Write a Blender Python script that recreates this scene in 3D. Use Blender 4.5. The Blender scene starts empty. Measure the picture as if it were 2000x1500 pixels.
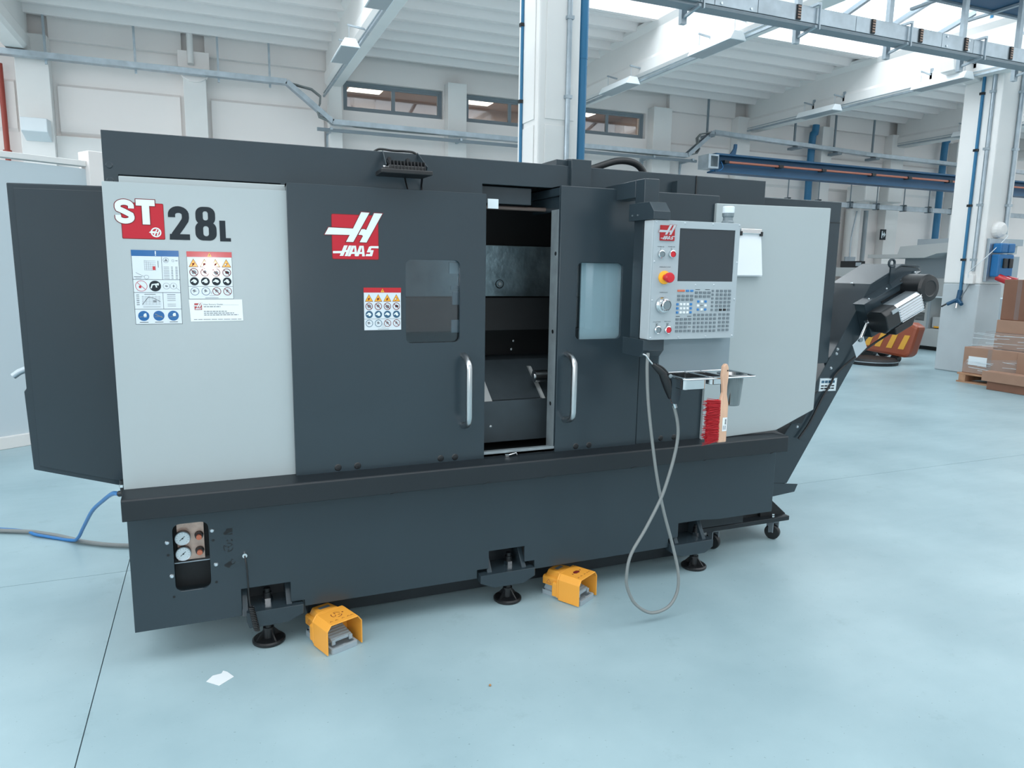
import bpy, bmesh, math, random
from mathutils import Vector, Matrix
from mathutils.geometry import tessellate_polygon
random.seed(7)
S = bpy.context.scene
COL = S.collection
# ---------------------------------------------------------------- camera, light, exposure
cd = bpy.data.cameras.new('camera'); cam = bpy.data.objects.new('camera', cd); COL.objects.link(cam)
cd.sensor_width = 36.0; cd.lens = 25.333; cd.clip_end = 200; cd.clip_start = 0.02
_r = Vector((0.92321441, -0.3839653, 0.0156781)); _d = Vector((-0.04717547, -0.15373039, -0.98698604)); _f = Vector((0.38137859, 0.91046011, -0.16003985))
_m = Matrix((( _r.x, -_d.x, -_f.x, 0.0), (_r.y, -_d.y, -_f.y, 0.0), (_r.z, -_d.z, -_f.z, 1.5), (0, 0, 0, 1)))
cam.matrix_world = _m
S.camera = cam
S.view_settings.view_transform = 'Standard'; S.view_settings.look = 'None'
S.view_settings.gamma = 1.0; S.view_settings.use_curve_mapping = False
S.view_settings.exposure = 0.12
W = bpy.data.worlds.new('sky'); S.world = W; W.use_nodes = True
W.node_tree.nodes['Background'].inputs[0].default_value = (0.93, 0.97, 1.0, 1)
W.node_tree.nodes['Background'].inputs[1].default_value = 2.0
SKY_COL = (0.93, 0.97, 1.0)
def area(name, loc, sx, sy, power, rot=(0, 0, 0), col=SKY_COL):
    l = bpy.data.lights.new(name, 'AREA'); l.shape = 'RECTANGLE'; l.size = sx; l.size_y = sy; l.energy = power; l.color = col
    o = bpy.data.objects.new(name, l); COL.objects.link(o); o.location = loc; o.rotation_euler = rot; return o
# daylight through the three glazed roof strips
area('skylight_daylight', (8, 8.4, 6.0), 36, 1.7, 1050)
area('skylight_daylight', (8, 0.4, 6.25), 36, 3.4, 370)
area('skylight_daylight', (8, -6.8, 6.25), 36, 3.4, 520)
# added fill from an invented window band in the unseen left wall
area('window_daylight', (-10.3, 1.5, 3.9), 20, 1.8, 320, (math.radians(90), 0, math.radians(-90)))
# the phone's flash beside its lens
fl = bpy.data.lights.new('phone_flash', 'POINT'); fl.energy = 36.0; fl.shadow_soft_size = 0.012; fl.color = (0.95, 0.98, 1.0)
flo = bpy.data.objects.new('phone_flash', fl); COL.objects.link(flo); flo.location = (0.006, -0.02, 1.452)

# ---------------------------------------------------------------- materials
def lin(c):
    def f(u):
        u /= 255.0
        return u / 12.92 if u <= 0.04045 else ((u + 0.055) / 1.055) ** 2.4
    return (f(c[0]), f(c[1]), f(c[2]), 1.0)
def mat(name, rgb, rough=0.5, metal=0.0, spec=0.5, var=0.0, vscale=2.5, bump=0.0, bscale=150.0, coat=0.0, emit=0.0, stretch=None, rvar=0.0):
    m = bpy.data.materials.new(name); m.use_nodes = True; nt = m.node_tree; b = nt.nodes['Principled BSDF']
    c = lin(rgb); b.inputs['Base Color'].default_value = c; b.inputs['Roughness'].default_value = rough
    b.inputs['Metallic'].default_value = metal; b.inputs['Specular IOR Level'].default_value = spec
    if coat: b.inputs['Coat Weight'].default_value = coat; b.inputs['Coat Roughness'].default_value = 0.07
    if emit: b.inputs['Emission Color'].default_value = c; b.inputs['Emission Strength'].default_value = emit
    if var or bump or rvar:
        tc = nt.nodes.new('ShaderNodeTexCoord'); src = tc.outputs['Object']
        if stretch:
            mp = nt.nodes.new('ShaderNodeMapping'); mp.inputs['Scale'].default_value = stretch; nt.links.new(src, mp.inputs[0]); src = mp.outputs[0]
        if var or rvar:
            n = nt.nodes.new('ShaderNodeTexNoise'); n.inputs['Scale'].default_value = vscale; n.inputs['Detail'].default_value = 5; nt.links.new(src, n.inputs['Vector'])
        if var:
            r = nt.nodes.new('ShaderNodeValToRGB'); r.color_ramp.elements[0].position = 0.3; r.color_ramp.elements[1].position = 0.7
            r.color_ramp.elements[0].color = (c[0] * (1 - var), c[1] * (1 - var), c[2] * (1 - var), 1)
            r.color_ramp.elements[1].color = (min(1, c[0] * (1 + var)), min(1, c[1] * (1 + var)), min(1, c[2] * (1 + var)), 1)
            nt.links.new(n.outputs['Fac'], r.inputs[0]); nt.links.new(r.outputs[0], b.inputs['Base Color'])
        if rvar:
            mr = nt.nodes.new('ShaderNodeMapRange'); mr.inputs['To Min'].default_value = max(0.02, rough - rvar); mr.inputs['To Max'].default_value = rough + rvar
            nt.links.new(n.outputs['Fac'], mr.inputs['Value']); nt.links.new(mr.outputs[0], b.inputs['Roughness'])
        if bump:
            n2 = nt.nodes.new('ShaderNodeTexNoise'); n2.inputs['Scale'].default_value = bscale; nt.links.new(src, n2.inputs['Vector'])
            bp = nt.nodes.new('ShaderNodeBump'); bp.inputs['Strength'].default_value = bump; bp.inputs['Distance'].default_value = 0.002
            nt.links.new(n2.outputs['Fac'], bp.inputs['Height']); nt.links.new(bp.outputs[0], b.inputs['Normal'])
    return m
def glass(name, tint=(1, 1, 1), clear=0.85, rough=0.02):
    m = bpy.data.materials.new(name); m.use_nodes = True; nt = m.node_tree; nt.nodes.clear()
    o = nt.nodes.new('ShaderNodeOutputMaterial'); t = nt.nodes.new('ShaderNodeBsdfTransparent'); g = nt.nodes.new('ShaderNodeBsdfGlossy'); x = nt.nodes.new('ShaderNodeMixShader')
    t.inputs[0].default_value = (*tint, 1); g.inputs['Roughness'].default_value = rough; g.inputs[0].default_value = (0.9, 0.95, 1, 1); x.inputs[0].default_value = 1 - clear
    nt.links.new(t.outputs[0], x.inputs[1]); nt.links.new(g.outputs[0], x.inputs[2]); nt.links.new(x.outputs[0], o.inputs[0]); return m
M = {}
M['dark'] = mat('charcoal_paint', (45, 57, 64), 0.23, spec=0.42, var=0.05, vscale=1.5, bump=0.05, bscale=500)
M['darker'] = mat('rail_paint', (27, 34, 39), 0.42, spec=0.4, var=0.06, bump=0.05, bscale=500)
M['white'] = mat('light_grey_paint', (161, 172, 175), 0.34, spec=0.45, var=0.02, vscale=1.2, bump=0.05, bscale=500)
M['pend'] = mat('pendant_grey', (160, 172, 178), 0.4, spec=0.45)
M['pendside'] = mat('pendant_side_grey', (182, 193, 198), 0.4)
M['black'] = mat('black_plastic', (22, 25, 28), 0.4)
M['matteblack'] = mat('interior_black', (12, 18, 22), 0.6, var=0.15, vscale=4)
M['cavity'] = mat('interior_metal', (62, 72, 78), 0.5, metal=0.35, var=0.2, vscale=5)
M['steel'] = mat('brushed_steel', (190, 194, 196), 0.28, metal=1.0, stretch=(60, 60, 2), bump=0.05, bscale=20)
M['chrome'] = mat('polished_steel', (215, 218, 220), 0.12, metal=1.0)
M['zinc'] = mat('galvanised_steel', (170, 182, 190), 0.38, metal=0.75, var=0.12, vscale=9)
M['jamb'] = mat('bare_jamb_steel', (140, 152, 157), 0.5, metal=0.3, var=0.15, vscale=14)
M['alu'] = mat('aluminium', (200, 208, 214), 0.3, metal=0.9)
M['red'] = mat('logo_red', (178, 36, 50), 0.5, spec=0.25)
M['dkred'] = mat('outline_red', (112, 38, 38), 0.5, spec=0.2)
M['badge'] = mat('badge_red', (160, 26, 34), 0.3)
M['wprint'] = mat('white_print', (214, 226, 231), 0.5, spec=0.25)
M['sticker'] = mat('sticker_white', (202, 213, 219), 0.3, spec=0.3, coat=0.45)
M['kprint'] = mat('black_print', (34, 42, 48), 0.5, spec=0.2)
M['thinprint'] = mat('grey_print', (110, 118, 124), 0.4)
M['blue'] = mat('print_blue', (26, 92, 148), 0.25, spec=0.3)
M['dkblue'] = mat('print_dark_blue', (38, 84, 112), 0.25, coat=0.4)
M['yel'] = mat('print_yellow', (226, 162, 44), 0.3, spec=0.3, coat=0.45)
M['signred'] = mat('sign_red', (180, 26, 38), 0.25, spec=0.3, coat=0.45)
M['btnred'] = mat('button_red', (196, 30, 44), 0.3)
M['btngrey'] = mat('button_grey', (112, 126, 132), 0.35)
M['key'] = mat('keycap_grey', (104, 116, 123), 0.45)
M['keyw'] = mat('keycap_white', (225, 230, 232), 0.4)
M['keyo'] = mat('keycap_orange', (196, 104, 78), 0.4)
M['keyb'] = mat('keycap_blue', (52, 120, 180), 0.4)
M['screen'] = mat('screen_glass', (40, 50, 57), 0.12, spec=0.5)
M['estopy'] = mat('emergency_yellow', (240, 172, 40), 0.35)
M['pedal'] = mat('pedal_orange', (236, 164, 62), 0.42, bump=0.1, bscale=700)
M['pedalgrey'] = mat('pedal_grey', (150, 164, 172), 0.45)
M['rubber'] = mat('hose_grey', (124, 130, 130), 0.5)
M['bluehose'] = mat('hose_blue', (34, 112, 176), 0.4)
M['copper'] = mat('copper_orange', (190, 110, 84), 0.35, metal=0.3)
M['wood'] = mat('brush_wood', (206, 168, 142), 0.5, var=0.12, vscale=10, stretch=(8, 8, 1))
M['bristle'] = mat('bristle_red', (176, 20, 34), 0.6)
M['paper'] = mat('paper_white', (222, 229, 233), 0.6)
M['wall'] = mat('wall_white', (236, 230, 227), 0.75, var=0.03, vscale=0.6)
M['ceil'] = mat('roof_white', (240, 234, 232), 0.8, var=0.02, vscale=0.5)
M['conc'] = mat('column_white', (228, 227, 225), 0.7, var=0.03, vscale=1.5)
M['concgrey'] = mat('column_base_grey', (182, 190, 194), 0.6, var=0.06, vscale=2)
M['bluepipe'] = mat('blue_paint', (40, 112, 152), 0.4)
M['crane'] = mat('crane_blue', (24, 76, 110), 0.45)
M['redpipe'] = mat('red_pipe', (150, 58, 46), 0.5)
M['winframe'] = mat('window_frame_grey', (122, 134, 142), 0.45)
M['brown'] = mat('far_room_brown', (168, 150, 142), 0.8)
M['orange'] = mat('conductor_orange', (172, 106, 86), 0.45)
M['lampwhite'] = mat('lamp_white', (235, 240, 242), 0.4)
M['lens'] = mat('lamp_diffuser', (150, 160, 166), 0.3)
M['panel_light'] = mat('lit_panel', (255, 246, 232), 0.5, emit=6.0)
M['card'] = mat('cardboard', (158, 124, 104), 0.75, var=0.08, vscale=4)
M['card2'] = mat('cardboard_dark', (126, 88, 70), 0.75, var=0.08, vscale=4)
M['card3'] = mat('cardboard_yellow', (168, 122, 80), 0.75, var=0.06, vscale=4)
M['film'] = glass('stretch_film', (0.98, 0.98, 0.98), 0.88, 0.25)
M['pane'] = glass('window_glass', (0.70, 0.72, 0.72), 0.90, 0.02)
M['doorpane'] = glass('door_glass', (0.84, 0.90, 0.92), 0.93, 0.03)
M['skyglass'] = glass('skylight_glass', (0.97, 0.99, 1.0), 0.95, 0.03)
M['mgrey'] = mat('machine_grey', (176, 180, 180), 0.45)
M['mgreyd'] = mat('machine_grey_dark', (150, 160, 166), 0.5)
M['truck'] = mat('truck_orange', (150, 76, 52), 0.4)
M['stripe'] = mat('stripe_yellow', (222, 166, 62), 0.4)
M['palletwood'] = mat('pallet_wood', (176, 134, 104), 0.75, var=0.2, vscale=8)
M['sock'] = mat('socket_blue', (26, 104, 160), 0.35)
M['dial'] = mat('gauge_dial', (186, 200, 206), 0.25)
M['plate'] = mat('brass_plate', (184, 160, 148), 0.3, metal=0.5, var=0.2, vscale=30)
# floor: pale blue painted concrete with clouded wear and fine scuffs
def floor_mat():
    m = mat('floor_paint', (178, 200, 206), 0.32, spec=0.4); nt = m.node_tree; b = nt.nodes['Principled BSDF']
    tc = nt.nodes.new('ShaderNodeTexCoord')
    def noise(sc, det, rough=0.55, stretch=None, off=(0, 0, 0)):
        mp = nt.nodes.new('ShaderNodeMapping'); mp.inputs['Scale'].default_value = stretch or (1, 1, 1); mp.inputs['Location'].default_value = off
        nt.links.new(tc.outputs['Object'], mp.inputs[0]); n = nt.nodes.new('ShaderNodeTexNoise'); n.inputs['Scale'].default_value = sc
        n.inputs['Detail'].default_value = det; n.inputs['Roughness'].default_value = rough; nt.links.new(mp.outputs[0], n.inputs['Vector']); return n
    a = noise(1.3, 6); r = nt.nodes.new('ShaderNodeValToRGB'); e = r.color_ramp.elements
    e[0].position = 0.32; e[0].color = lin((142, 168, 176)); e[1].position = 0.68; e[1].color = lin((161, 186, 193))
    nt.links.new(a.outputs['Fac'], r.inputs[0])
    s = noise(5, 7, 0.7, None, (3, 1, 0)); r2 = nt.nodes.new('ShaderNodeValToRGB'); e = r2.color_ramp.elements
    e[0].position = 0.28; e[0].color = (0.74, 0.76, 0.76, 1); e[1].position = 0.40; e[1].color = (1, 1, 1, 1)
    nt.links.new(s.outputs['Fac'], r2.inputs[0])
    mx = nt.nodes.new('ShaderNodeMixRGB'); mx.blend_type = 'MULTIPLY'; mx.inputs[0].default_value = 0.55
    nt.links.new(r.outputs[0], mx.inputs[1]); nt.links.new(r2.outputs[0], mx.inputs[2]); nt.links.new(mx.outputs[0], b.inputs['Base Color'])
    s2 = noise(70, 2, 0.5, None, (9, 4, 0)); r3 = nt.nodes.new('ShaderNodeValToRGB'); e = r3.color_ramp.elements; e[0].position = 0.255; e[0].color = (0.62, 0.64, 0.64, 1); e[1].position = 0.29; e[1].color = (1, 1, 1, 1)
    nt.links.new(s2.outputs['Fac'], r3.inputs[0]); mx2 = nt.nodes.new('ShaderNodeMixRGB'); mx2.blend_type = 'MULTIPLY'; mx2.inputs[0].default_value = 0.8
    nt.links.new(mx.outputs[0], mx2.inputs[1]); nt.links.new(r3.outputs[0], mx2.inputs[2]); nt.links.new(mx2.outputs[0], b.inputs['Base Color'])
    q = noise(3, 4, 0.5, (1, 6, 1)); mr = nt.nodes.new('ShaderNodeMapRange'); mr.inputs['To Min'].default_value = 0.26; mr.inputs['To Max'].default_value = 0.44
    nt.links.new(q.outputs['Fac'], mr.inputs['Value']); nt.links.new(mr.outputs[0], b.inputs['Roughness'])
    return m
M['floor'] = floor_mat()
M['joint'] = mat('joint_grey', (104, 118, 124), 0.8)
M['scratched'] = mat('scratched_metal', (132, 146, 152), 0.38, metal=0.85, var=0.35, vscale=7, bump=0.9, bscale=38, rvar=0.15)
M['backsheet'] = mat('pendant_back_grey', (126, 142, 150), 0.45)  # back sheet grey darkened, its shadow put into the colour
M['doorpane2'] = glass('door_glass_dark', (0.60, 0.67, 0.70), 0.94, 0.03)
M['cup'] = mat('cup_steel', (150, 150, 150), 0.14, metal=1.0)
M['partition'] = mat('partition_white', (196, 208, 214), 0.5)
M['rod'] = mat('brown_rod', (112, 98, 92), 0.45)
M['strip'] = mat('contact_beige', (170, 140, 124), 0.5)
M['guardwhite'] = mat('guard_white', (196, 208, 212), 0.5)

# ---------------------------------------------------------------- mesh helpers
BASE = {}
class MB:
    def __init__(s): s.v = []; s.f = []; s.mi = []; s.sm = []
    def add(s, vs, fs, mi=0, sm=False):
        o = len(s.v); s.v += [tuple(p) for p in vs]
        for f in fs: s.f.append([i + o for i in f]); s.mi.append(mi); s.sm.append(sm)
        return s
    def box(s, x0, x1, y0, y1, z0, z1, mi=0):
        vs = [(x0, y0, z0), (x1, y0, z0), (x1, y1, z0), (x0, y1, z0), (x0, y0, z1), (x1, y0, z1), (x1, y1, z1), (x0, y1, z1)]
        return s.add(vs, [(0, 3, 2, 1), (4, 5, 6, 7), (0, 1, 5, 4), (1, 2, 6, 5), (2, 3, 7, 6), (3, 0, 4, 7)], mi)
    def hexa(s, p, mi=0):
        return s.add(p, [(0, 3, 2, 1), (4, 5, 6, 7), (0, 1, 5, 4), (1, 2, 6, 5), (2, 3, 7, 6), (3, 0, 4, 7)], mi)
    def prism(s, loops, ax, a, b, mi=0):
        if not isinstance(loops[0][0], (tuple, list)): loops = [loops]
        def P(u, v, w): return (u, w, v) if ax == 'y' else ((w, u, v) if ax == 'x' else (u, v, w))
        flat = [p for l in loops for p in l]; n = len(flat)
        tris = tessellate_polygon([[Vector((p[0], p[1], 0)) for p in l] for l in loops])
        vs = [P(p[0], p[1], a) for p in flat] + [P(p[0], p[1], b) for p in flat]
        fs = [tuple(t) for t in tris] + [tuple(i + n for i in reversed(t)) for t in tris]; o = 0
        for l in loops:
            k = len(l)
            for i in range(k): j = (i + 1) % k; fs.append((o + i, o + j, o + j + n, o + i + n))
            o += k
        return s.add(vs, fs, mi)
    def flat(s, loops, y, mi=0):
        if not isinstance(loops[0][0], (tuple, list)): loops = [loops]
        fl_ = [p for l in loops for p in l]
        tris = tessellate_polygon([[Vector((p[0], p[1], 0)) for p in l] for l in loops])
        vs = [(p[0], y, p[1]) for p in fl_]; out = []
        for t in tris:
            a, b, c = (fl_[i] for i in t); cr = (b[0] - a[0]) * (c[1] - a[1]) - (b[1] - a[1]) * (c[0] - a[0])
            out.append(tuple(t) if cr > 0 else tuple(reversed(t)))
        return s.add(vs, out, mi)
    def cyl(s, p, q, r, n=16, r2=None, mi=0, caps=True, sm=True):
        p = Vector(p); q = Vector(q); d = (q - p).normalized(); r2 = r if r2 is None else r2
        u = d.cross(Vector((0, 0, 1))); u = (d.cross(Vector((0, 1, 0))) if u.length < 1e-4 else u).normalized(); w = d.cross(u)
        ring = lambda c, R: [c + (u * math.cos(2 * math.pi * i / n) + w * math.sin(2 * math.pi * i / n)) * R for i in range(n)]
        A = ring(p, r); B = ring(q, r2)
        s.add(A + B, [(i, (i + 1) % n, (i + 1) % n + n, i + n) for i in range(n)], mi, sm)
        if caps: s.add(A, [tuple(reversed(range(n)))], mi); s.add(B, [tuple(range(n))], mi)
        return s
    def lathe(s, prof, p, d, n=20, mi=0):
        p = Vector(p); d = Vector(d).normalized()
        u = d.cross(Vector((0, 0, 1))); u = (d.cross(Vector((0, 1, 0))) if u.length < 1e-4 else u).normalized(); w = d.cross(u); vs = []; fs = []
        for r, h in prof: vs += [p + d * h + (u * math.cos(2 * math.pi * i / n) + w * math.sin(2 * math.pi * i / n)) * max(r, 1e-5) for i in range(n)]
        for k in range(len(prof) - 1):
            for i in range(n): j = (i + 1) % n; fs.append((k * n + i, k * n + j, k * n + n + j, k * n + n + i))
        return s.add(vs, fs, mi, False)
    def tube(s, pts, r, n=8, mi=0, closed=False):
        P = [Vector(p) for p in pts]; k = len(P); T = []
        for i in range(k):
            a = P[i - 1] if (i or closed) else P[0]; b = P[(i + 1) % k] if (i < k - 1 or closed) else P[-1]; T.append((b - a).normalized())
        u = T[0].cross(Vector((0.01, 0.02, 1))); u = u.normalized() if u.length > 1e-3 else Vector((1, 0, 0)); vs = []; fs = []
        for i in range(k):
            u = (u - T[i] * u.dot(T[i])).normalized(); w = T[i].cross(u); rr = r[i] if isinstance(r, (list, tuple)) else r
            vs += [P[i] + (u * math.cos(2 * math.pi * j / n) + w * math.sin(2 * math.pi * j / n)) * rr for j in range(n)]
        for i in range(k if closed else k - 1):
            i2 = (i + 1) % k
            for j in range(n): j2 = (j + 1) % n; fs.append((i * n + j, i * n + j2, i2 * n + j2, i2 * n + j))
        s.add(vs, fs, mi, True)
        if not closed: s.add(vs[:n], [tuple(reversed(range(n)))], mi); s.add(vs[-n:], [tuple(range(n))], mi)
        return s
    def sphere(s, c, r, n=12, sq=(1, 1, 1), mi=0):
        vs = []; fs = []; h = n // 2
        for i in range(h + 1):
            t = math.pi * i / h
            for j in range(n): a = 2 * math.pi * j / n; vs.append((c[0] + r * sq[0] * math.sin(t) * math.cos(a), c[1] + r * sq[1] * math.sin(t) * math.sin(a), c[2] + r * sq[2] * math.cos(t)))
        for i in range(h):
            for j in range(n): j2 = (j + 1) % n; fs.append((i * n + j, i * n + j2, i * n + n + j2, i * n + n + j))
        return s.add(vs, fs, mi, True)
    def build(s, name, mats, parent=None, bevel=0.0, kind=None, recalc=True, label=None):
        b = BASE.get(parent.name, Vector((0, 0, 0))) if parent else Vector((0, 0, 0))
        me = bpy.data.meshes.new(name); me.from_pydata([(v[0] - b.x, v[1] - b.y, v[2] - b.z) for v in s.v], [], s.f)
        if not isinstance(mats, (list, tuple)): mats = [mats]
        for m in mats: me.materials.append(M[m] if isinstance(m, str) else m)
        me.polygons.foreach_set('material_index', s.mi); me.polygons.foreach_set('use_smooth', s.sm)
        if recalc:
            bm = bmesh.new(); bm.from_mesh(me); bmesh.ops.remove_doubles(bm, verts=bm.verts, dist=1e-6) if False else None
            bmesh.ops.recalc_face_normals(bm, faces=bm.faces); bm.to_mesh(me); bm.free()
        me.update(); o = bpy.data.objects.new(name, me); COL.objects.link(o)
        if parent: o.parent = parent; BASE[o.name] = b
        if bevel:
            md = o.modifiers.new('bevel', 'BEVEL'); md.width = bevel; md.segments = 2; md.limit_method = 'ANGLE'; md.angle_limit = math.radians(35)
        if kind: o['kind'] = kind
        if label: o['label'] = label
        return o
def tag(o, label, cat, group=None, kind=None):
    o['label'] = label; o['category'] = cat
    if group: o['group'] = group
    if kind: o['kind'] = kind
    return o
def thing(name, label, cat, base=(0, 0, 0), group=None, kind=None, rz=None):
    o = bpy.data.objects.new(name, None); COL.objects.link(o); o.location = base; o.empty_display_size = 0.1
    BASE[o.name] = Vector(base) if rz is None else Vector((0, 0, 0))
    if rz is not None: o.rotation_euler = (0, 0, rz)
    return tag(o, label, cat, group, kind)
def copy_tree(o, parent=None):
    c = o.copy(); COL.objects.link(c); c.parent = parent
    BASE[c.name] = BASE.get(o.name, Vector((0, 0, 0)))
    for ch in list(o.children): copy_tree(ch, c)
    return c
def rrect(x0, x1, z0, z1, r, n=5):
    out = []
    for cx, cz, a0 in ((x1 - r, z0 + r, -90), (x1 - r, z1 - r, 0), (x0 + r, z1 - r, 90), (x0 + r, z0 + r, 180)):
        for i in range(n + 1): a = math.radians(a0 + 90 * i / n); out.append((cx + r * math.cos(a), cz + r * math.sin(a)))
    return out
def rect(x0, x1, z0, z1): return [(x0, z0), (x1, z0), (x1, z1), (x0, z1)]
def circ(cx, cz, r, n=20): return [(cx + r * math.cos(2 * math.pi * i / n), cz + r * math.sin(2 * math.pi * i / n)) for i in range(n)]
def arc(cx, cz, r, a0, a1, n=10, rz=None): return [(cx + r * math.cos(math.radians(a0 + (a1 - a0) * i / n)), cz + (rz or r) * math.sin(math.radians(a0 + (a1 - a0) * i / n))) for i in range(n + 1)]
def stroke(pts, w):
    """quads of a thick polyline, mitred"""
    k = len(pts); L = []; R = []
    for i in range(k):
        a = Vector(pts[max(i - 1, 0)]); b = Vector(pts[i]); c = Vector(pts[min(i + 1, k - 1)])
        t1 = (b - a).normalized() if i else (c - b).normalized(); t2 = (c - b).normalized() if i < k - 1 else t1
        t = (t1 + t2).normalized(); n = Vector((-t.y, t.x)); sc = w / 2 / max(0.5, n.dot(Vector((-t1.y, t1.x))))
        L.append(b + n * sc); R.append(b - n * sc)
    return [[tuple(L[i]), tuple(R[i]), tuple(R[i + 1]), tuple(L[i + 1])] for i in range(k - 1)]
_TXT = {}
def text_tris(body):
    if body in _TXT: return _TXT[body]
    c = bpy.data.curves.new('t', 'FONT'); c.body = body; c.size = 1.0; c.resolution_u = 2; c.fill_mode = 'BOTH'
    o = bpy.data.objects.new('t', c); COL.objects.link(o); bpy.context.view_layer.update()
    me = bpy.data.meshes.new_from_object(o.evaluated_get(bpy.context.evaluated_depsgraph_get()))
    vs = [(v.co.x, v.co.y) for v in me.vertices]; fs = [tuple(p.vertices) for p in me.polygons]
    bpy.data.objects.remove(o); bpy.data.curves.remove(c); bpy.data.meshes.remove(me)
    _TXT[body] = (vs, fs); return _TXT[body]
class Decal(MB):
    """flat print on a plane facing the viewer (-y); lay stacks the inks 0.3 mm apart"""
    def __init__(s, y): super().__init__(); s.y = y; s.k = 0
    def p(s, loops, mi=0, lay=0): s.k += 1; return s.flat(loops, s.y - 0.0005 - 0.0003 * lay - 0.000016 * (s.k % 16), mi)
    def st(s, pts, w, mi=0, lay=0):
        for q in stroke(pts, w): s.p(q, mi, lay)
    def ring(s, cx, cz, r, w, mi=0, lay=0, n=20): return s.p([circ(cx, cz, r, n), circ(cx, cz, r - w, n)], mi, lay)
    def txt(s, body, x, z, h, mi=0, lay=0, wide=None, center=False):
        vs, fs = text_tris(body); xs = [a for a, b in vs]; x0, x1 = min(xs), max(xs); k = h / 0.72; kx = k if wide is None else wide / (x1 - x0)
        ox = x - (x1 - x0) * kx / 2 if center else x
        y = s.y - 0.0005 - 0.0003 * lay
        return s.add([(ox + (a - x0) * kx, y, z + b * k) for a, b in vs], fs, mi)
def bez(pts, n=10):
    """Catmull-Rom through pts"""
    P = [Vector(p) for p in pts]; P = [P[0] * 2 - P[1]] + P + [P[-1] * 2 - P[-2]]; out = []
    for i in range(1, len(P) - 2):
        for k in range(n):
            t = k / n; a, b, c, d = P[i - 1], P[i], P[i + 1], P[i + 2]
            out.append(0.5 * ((2 * b) + (c - a) * t + (2 * a - 5 * b + 4 * c - d) * t * t + (3 * b - a - 3 * c + d) * t ** 3))
    out.append(P[-2]); return out
# ================================================================ SETTING
def bar(mb, p, q, w, h, mi=0):
    """square bar from p to q; w across, h upright"""
    p = Vector(p); q = Vector(q); d = (q - p).normalized(); s = d.cross(Vector((0, 0, 1)))
    s = s.normalized() if s.length > 1e-4 else Vector((1, 0, 0)); u = s.cross(d).normalized(); s = s * w / 2; u = u * h / 2
    return mb.hexa([p - s - u, q - s - u, q + s - u, p + s - u, p - s + u, q - s + u, q + s + u, p + s + u], mi)
# floor slabs with open saw joints
f = MB().box(-16, 30, -14, 13, -0.06, -0.008).build('floor', 'joint'); tag(f, 'pale blue painted concrete floor with thin saw-cut joints', 'floor', kind='structure')
xs = [-16, -0.44, 11.56, 30]; ys = [-14, -8.2, 3.80, 13]; g = 0.002
for i in range(3):
    for j in range(3): MB().box(xs[i] + g, xs[i + 1] - g, ys[j] + g, ys[j + 1] - g, -0.03, 0).build('slab', 'floor', f)
# back wall with its high windows
wins = [(2.2, 3.93), (4.35, 6.10), (6.45, 8.08)]; Y = 12.7; ZB, ZT = 4.04, 4.52
wb = MB(); wb.box(-10, 26, Y, Y + 0.3, 0, ZB).box(-10, 26, Y, Y + 0.3, ZT, 5.3)
e = [-10] + [v for w in wins for v in w] + [26]
for i in range(0, len(e), 2): wb.box(e[i], e[i + 1], Y, Y + 0.3, ZB, ZT)
wall_back = wb.build('wall_back', 'wall'); tag(wall_back, 'white back wall of the hall with pilasters and high windows', 'wall', kind='structure')
for x0, x1 in ((-2.36, -1.95), (-0.22, 0.10), (1.93, 2.14), (3.95, 4.29), (6.14, 6.40), (8.13, 8.55), (10.17, 10.50), (12.45, 12.75), (14.55, 14.95), (16.7, 17.1)):
    MB().box(x0, x1, 12.48, Y, 0, 4.62).build('pilaster', 'conc', wall_back, 0.008)
for x0, x1 in ((-6, -2.36), (-1.95, -0.22), (0.10, 1.93), (8.55, 10.17), (10.5, 12.45), (12.75, 14.55), (14.95, 16.7)):
    MB().box(x0, x1, 12.60, Y, 4.60, 5.25).build('wall_panel', 'wall', wall_back, 0.006)
    MB().prism([(12.7, 4.02), (12.655, 3.98), (12.655, 3.35), (12.7, 3.30)], 'x', x0 + 0.06, x1 - 0.06).build('wall_panel', 'wall', wall_back)
for x0, x1 in ((-1.95, -0.22), (0.10, 1.93)):
    MB().box(x0, x1, 12.60, Y, 2.3, 3.28).build('wall_panel', 'conc', wall_back, 0.006)
for k, (x0, x1) in enumerate(wins):
    lab = ('high window nearest the left, above the dark machine top', 'high window just left of the near white column', 'high window just right of the blue downpipe')[k]
    fr = MB().prism([rect(x0, x1, ZB, ZT), rect(x0 + 0.05, x1 - 0.05, ZB + 0.05, ZT - 0.05)], 'y', Y + 0.08, Y + 0.15).build('window_%d' % (k + 1), 'winframe', None, 0.004)
    tag(fr, lab, 'window', 'high windows in the back wall', 'structure'); mid = (x0 + x1) / 2
    for a, b in ((x0 + 0.05, mid), (mid, x1 - 0.05)):
        MB().prism([rect(a, b, ZB + 0.05, ZT - 0.05), rect(a + 0.03, b - 0.03, ZB + 0.08, ZT - 0.08)], 'y', Y + 0.09, Y + 0.13).build('window_sash', 'winframe', fr)
        MB().box(a + 0.03, b - 0.03, Y + 0.105, Y + 0.112, ZB + 0.08, ZT - 0.08).build('window_pane', 'pane', fr)
# low casement at the far left, half hidden by the partition
fr = MB().prism([rect(-1.85, -0.9, 1.95, 2.42), rect(-1.78, -0.97, 2.0, 2.36)], 'y', 12.52, 12.60).build('window_4', 'winframe', None, 0.004)
tag(fr, 'grey low window frame above the white partition at the left', 'window', kind='structure'); MB().box(-1.78, -0.97, 12.56, 12.57, 2.0, 2.36).build('window_pane', 'screen', fr)
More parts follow.
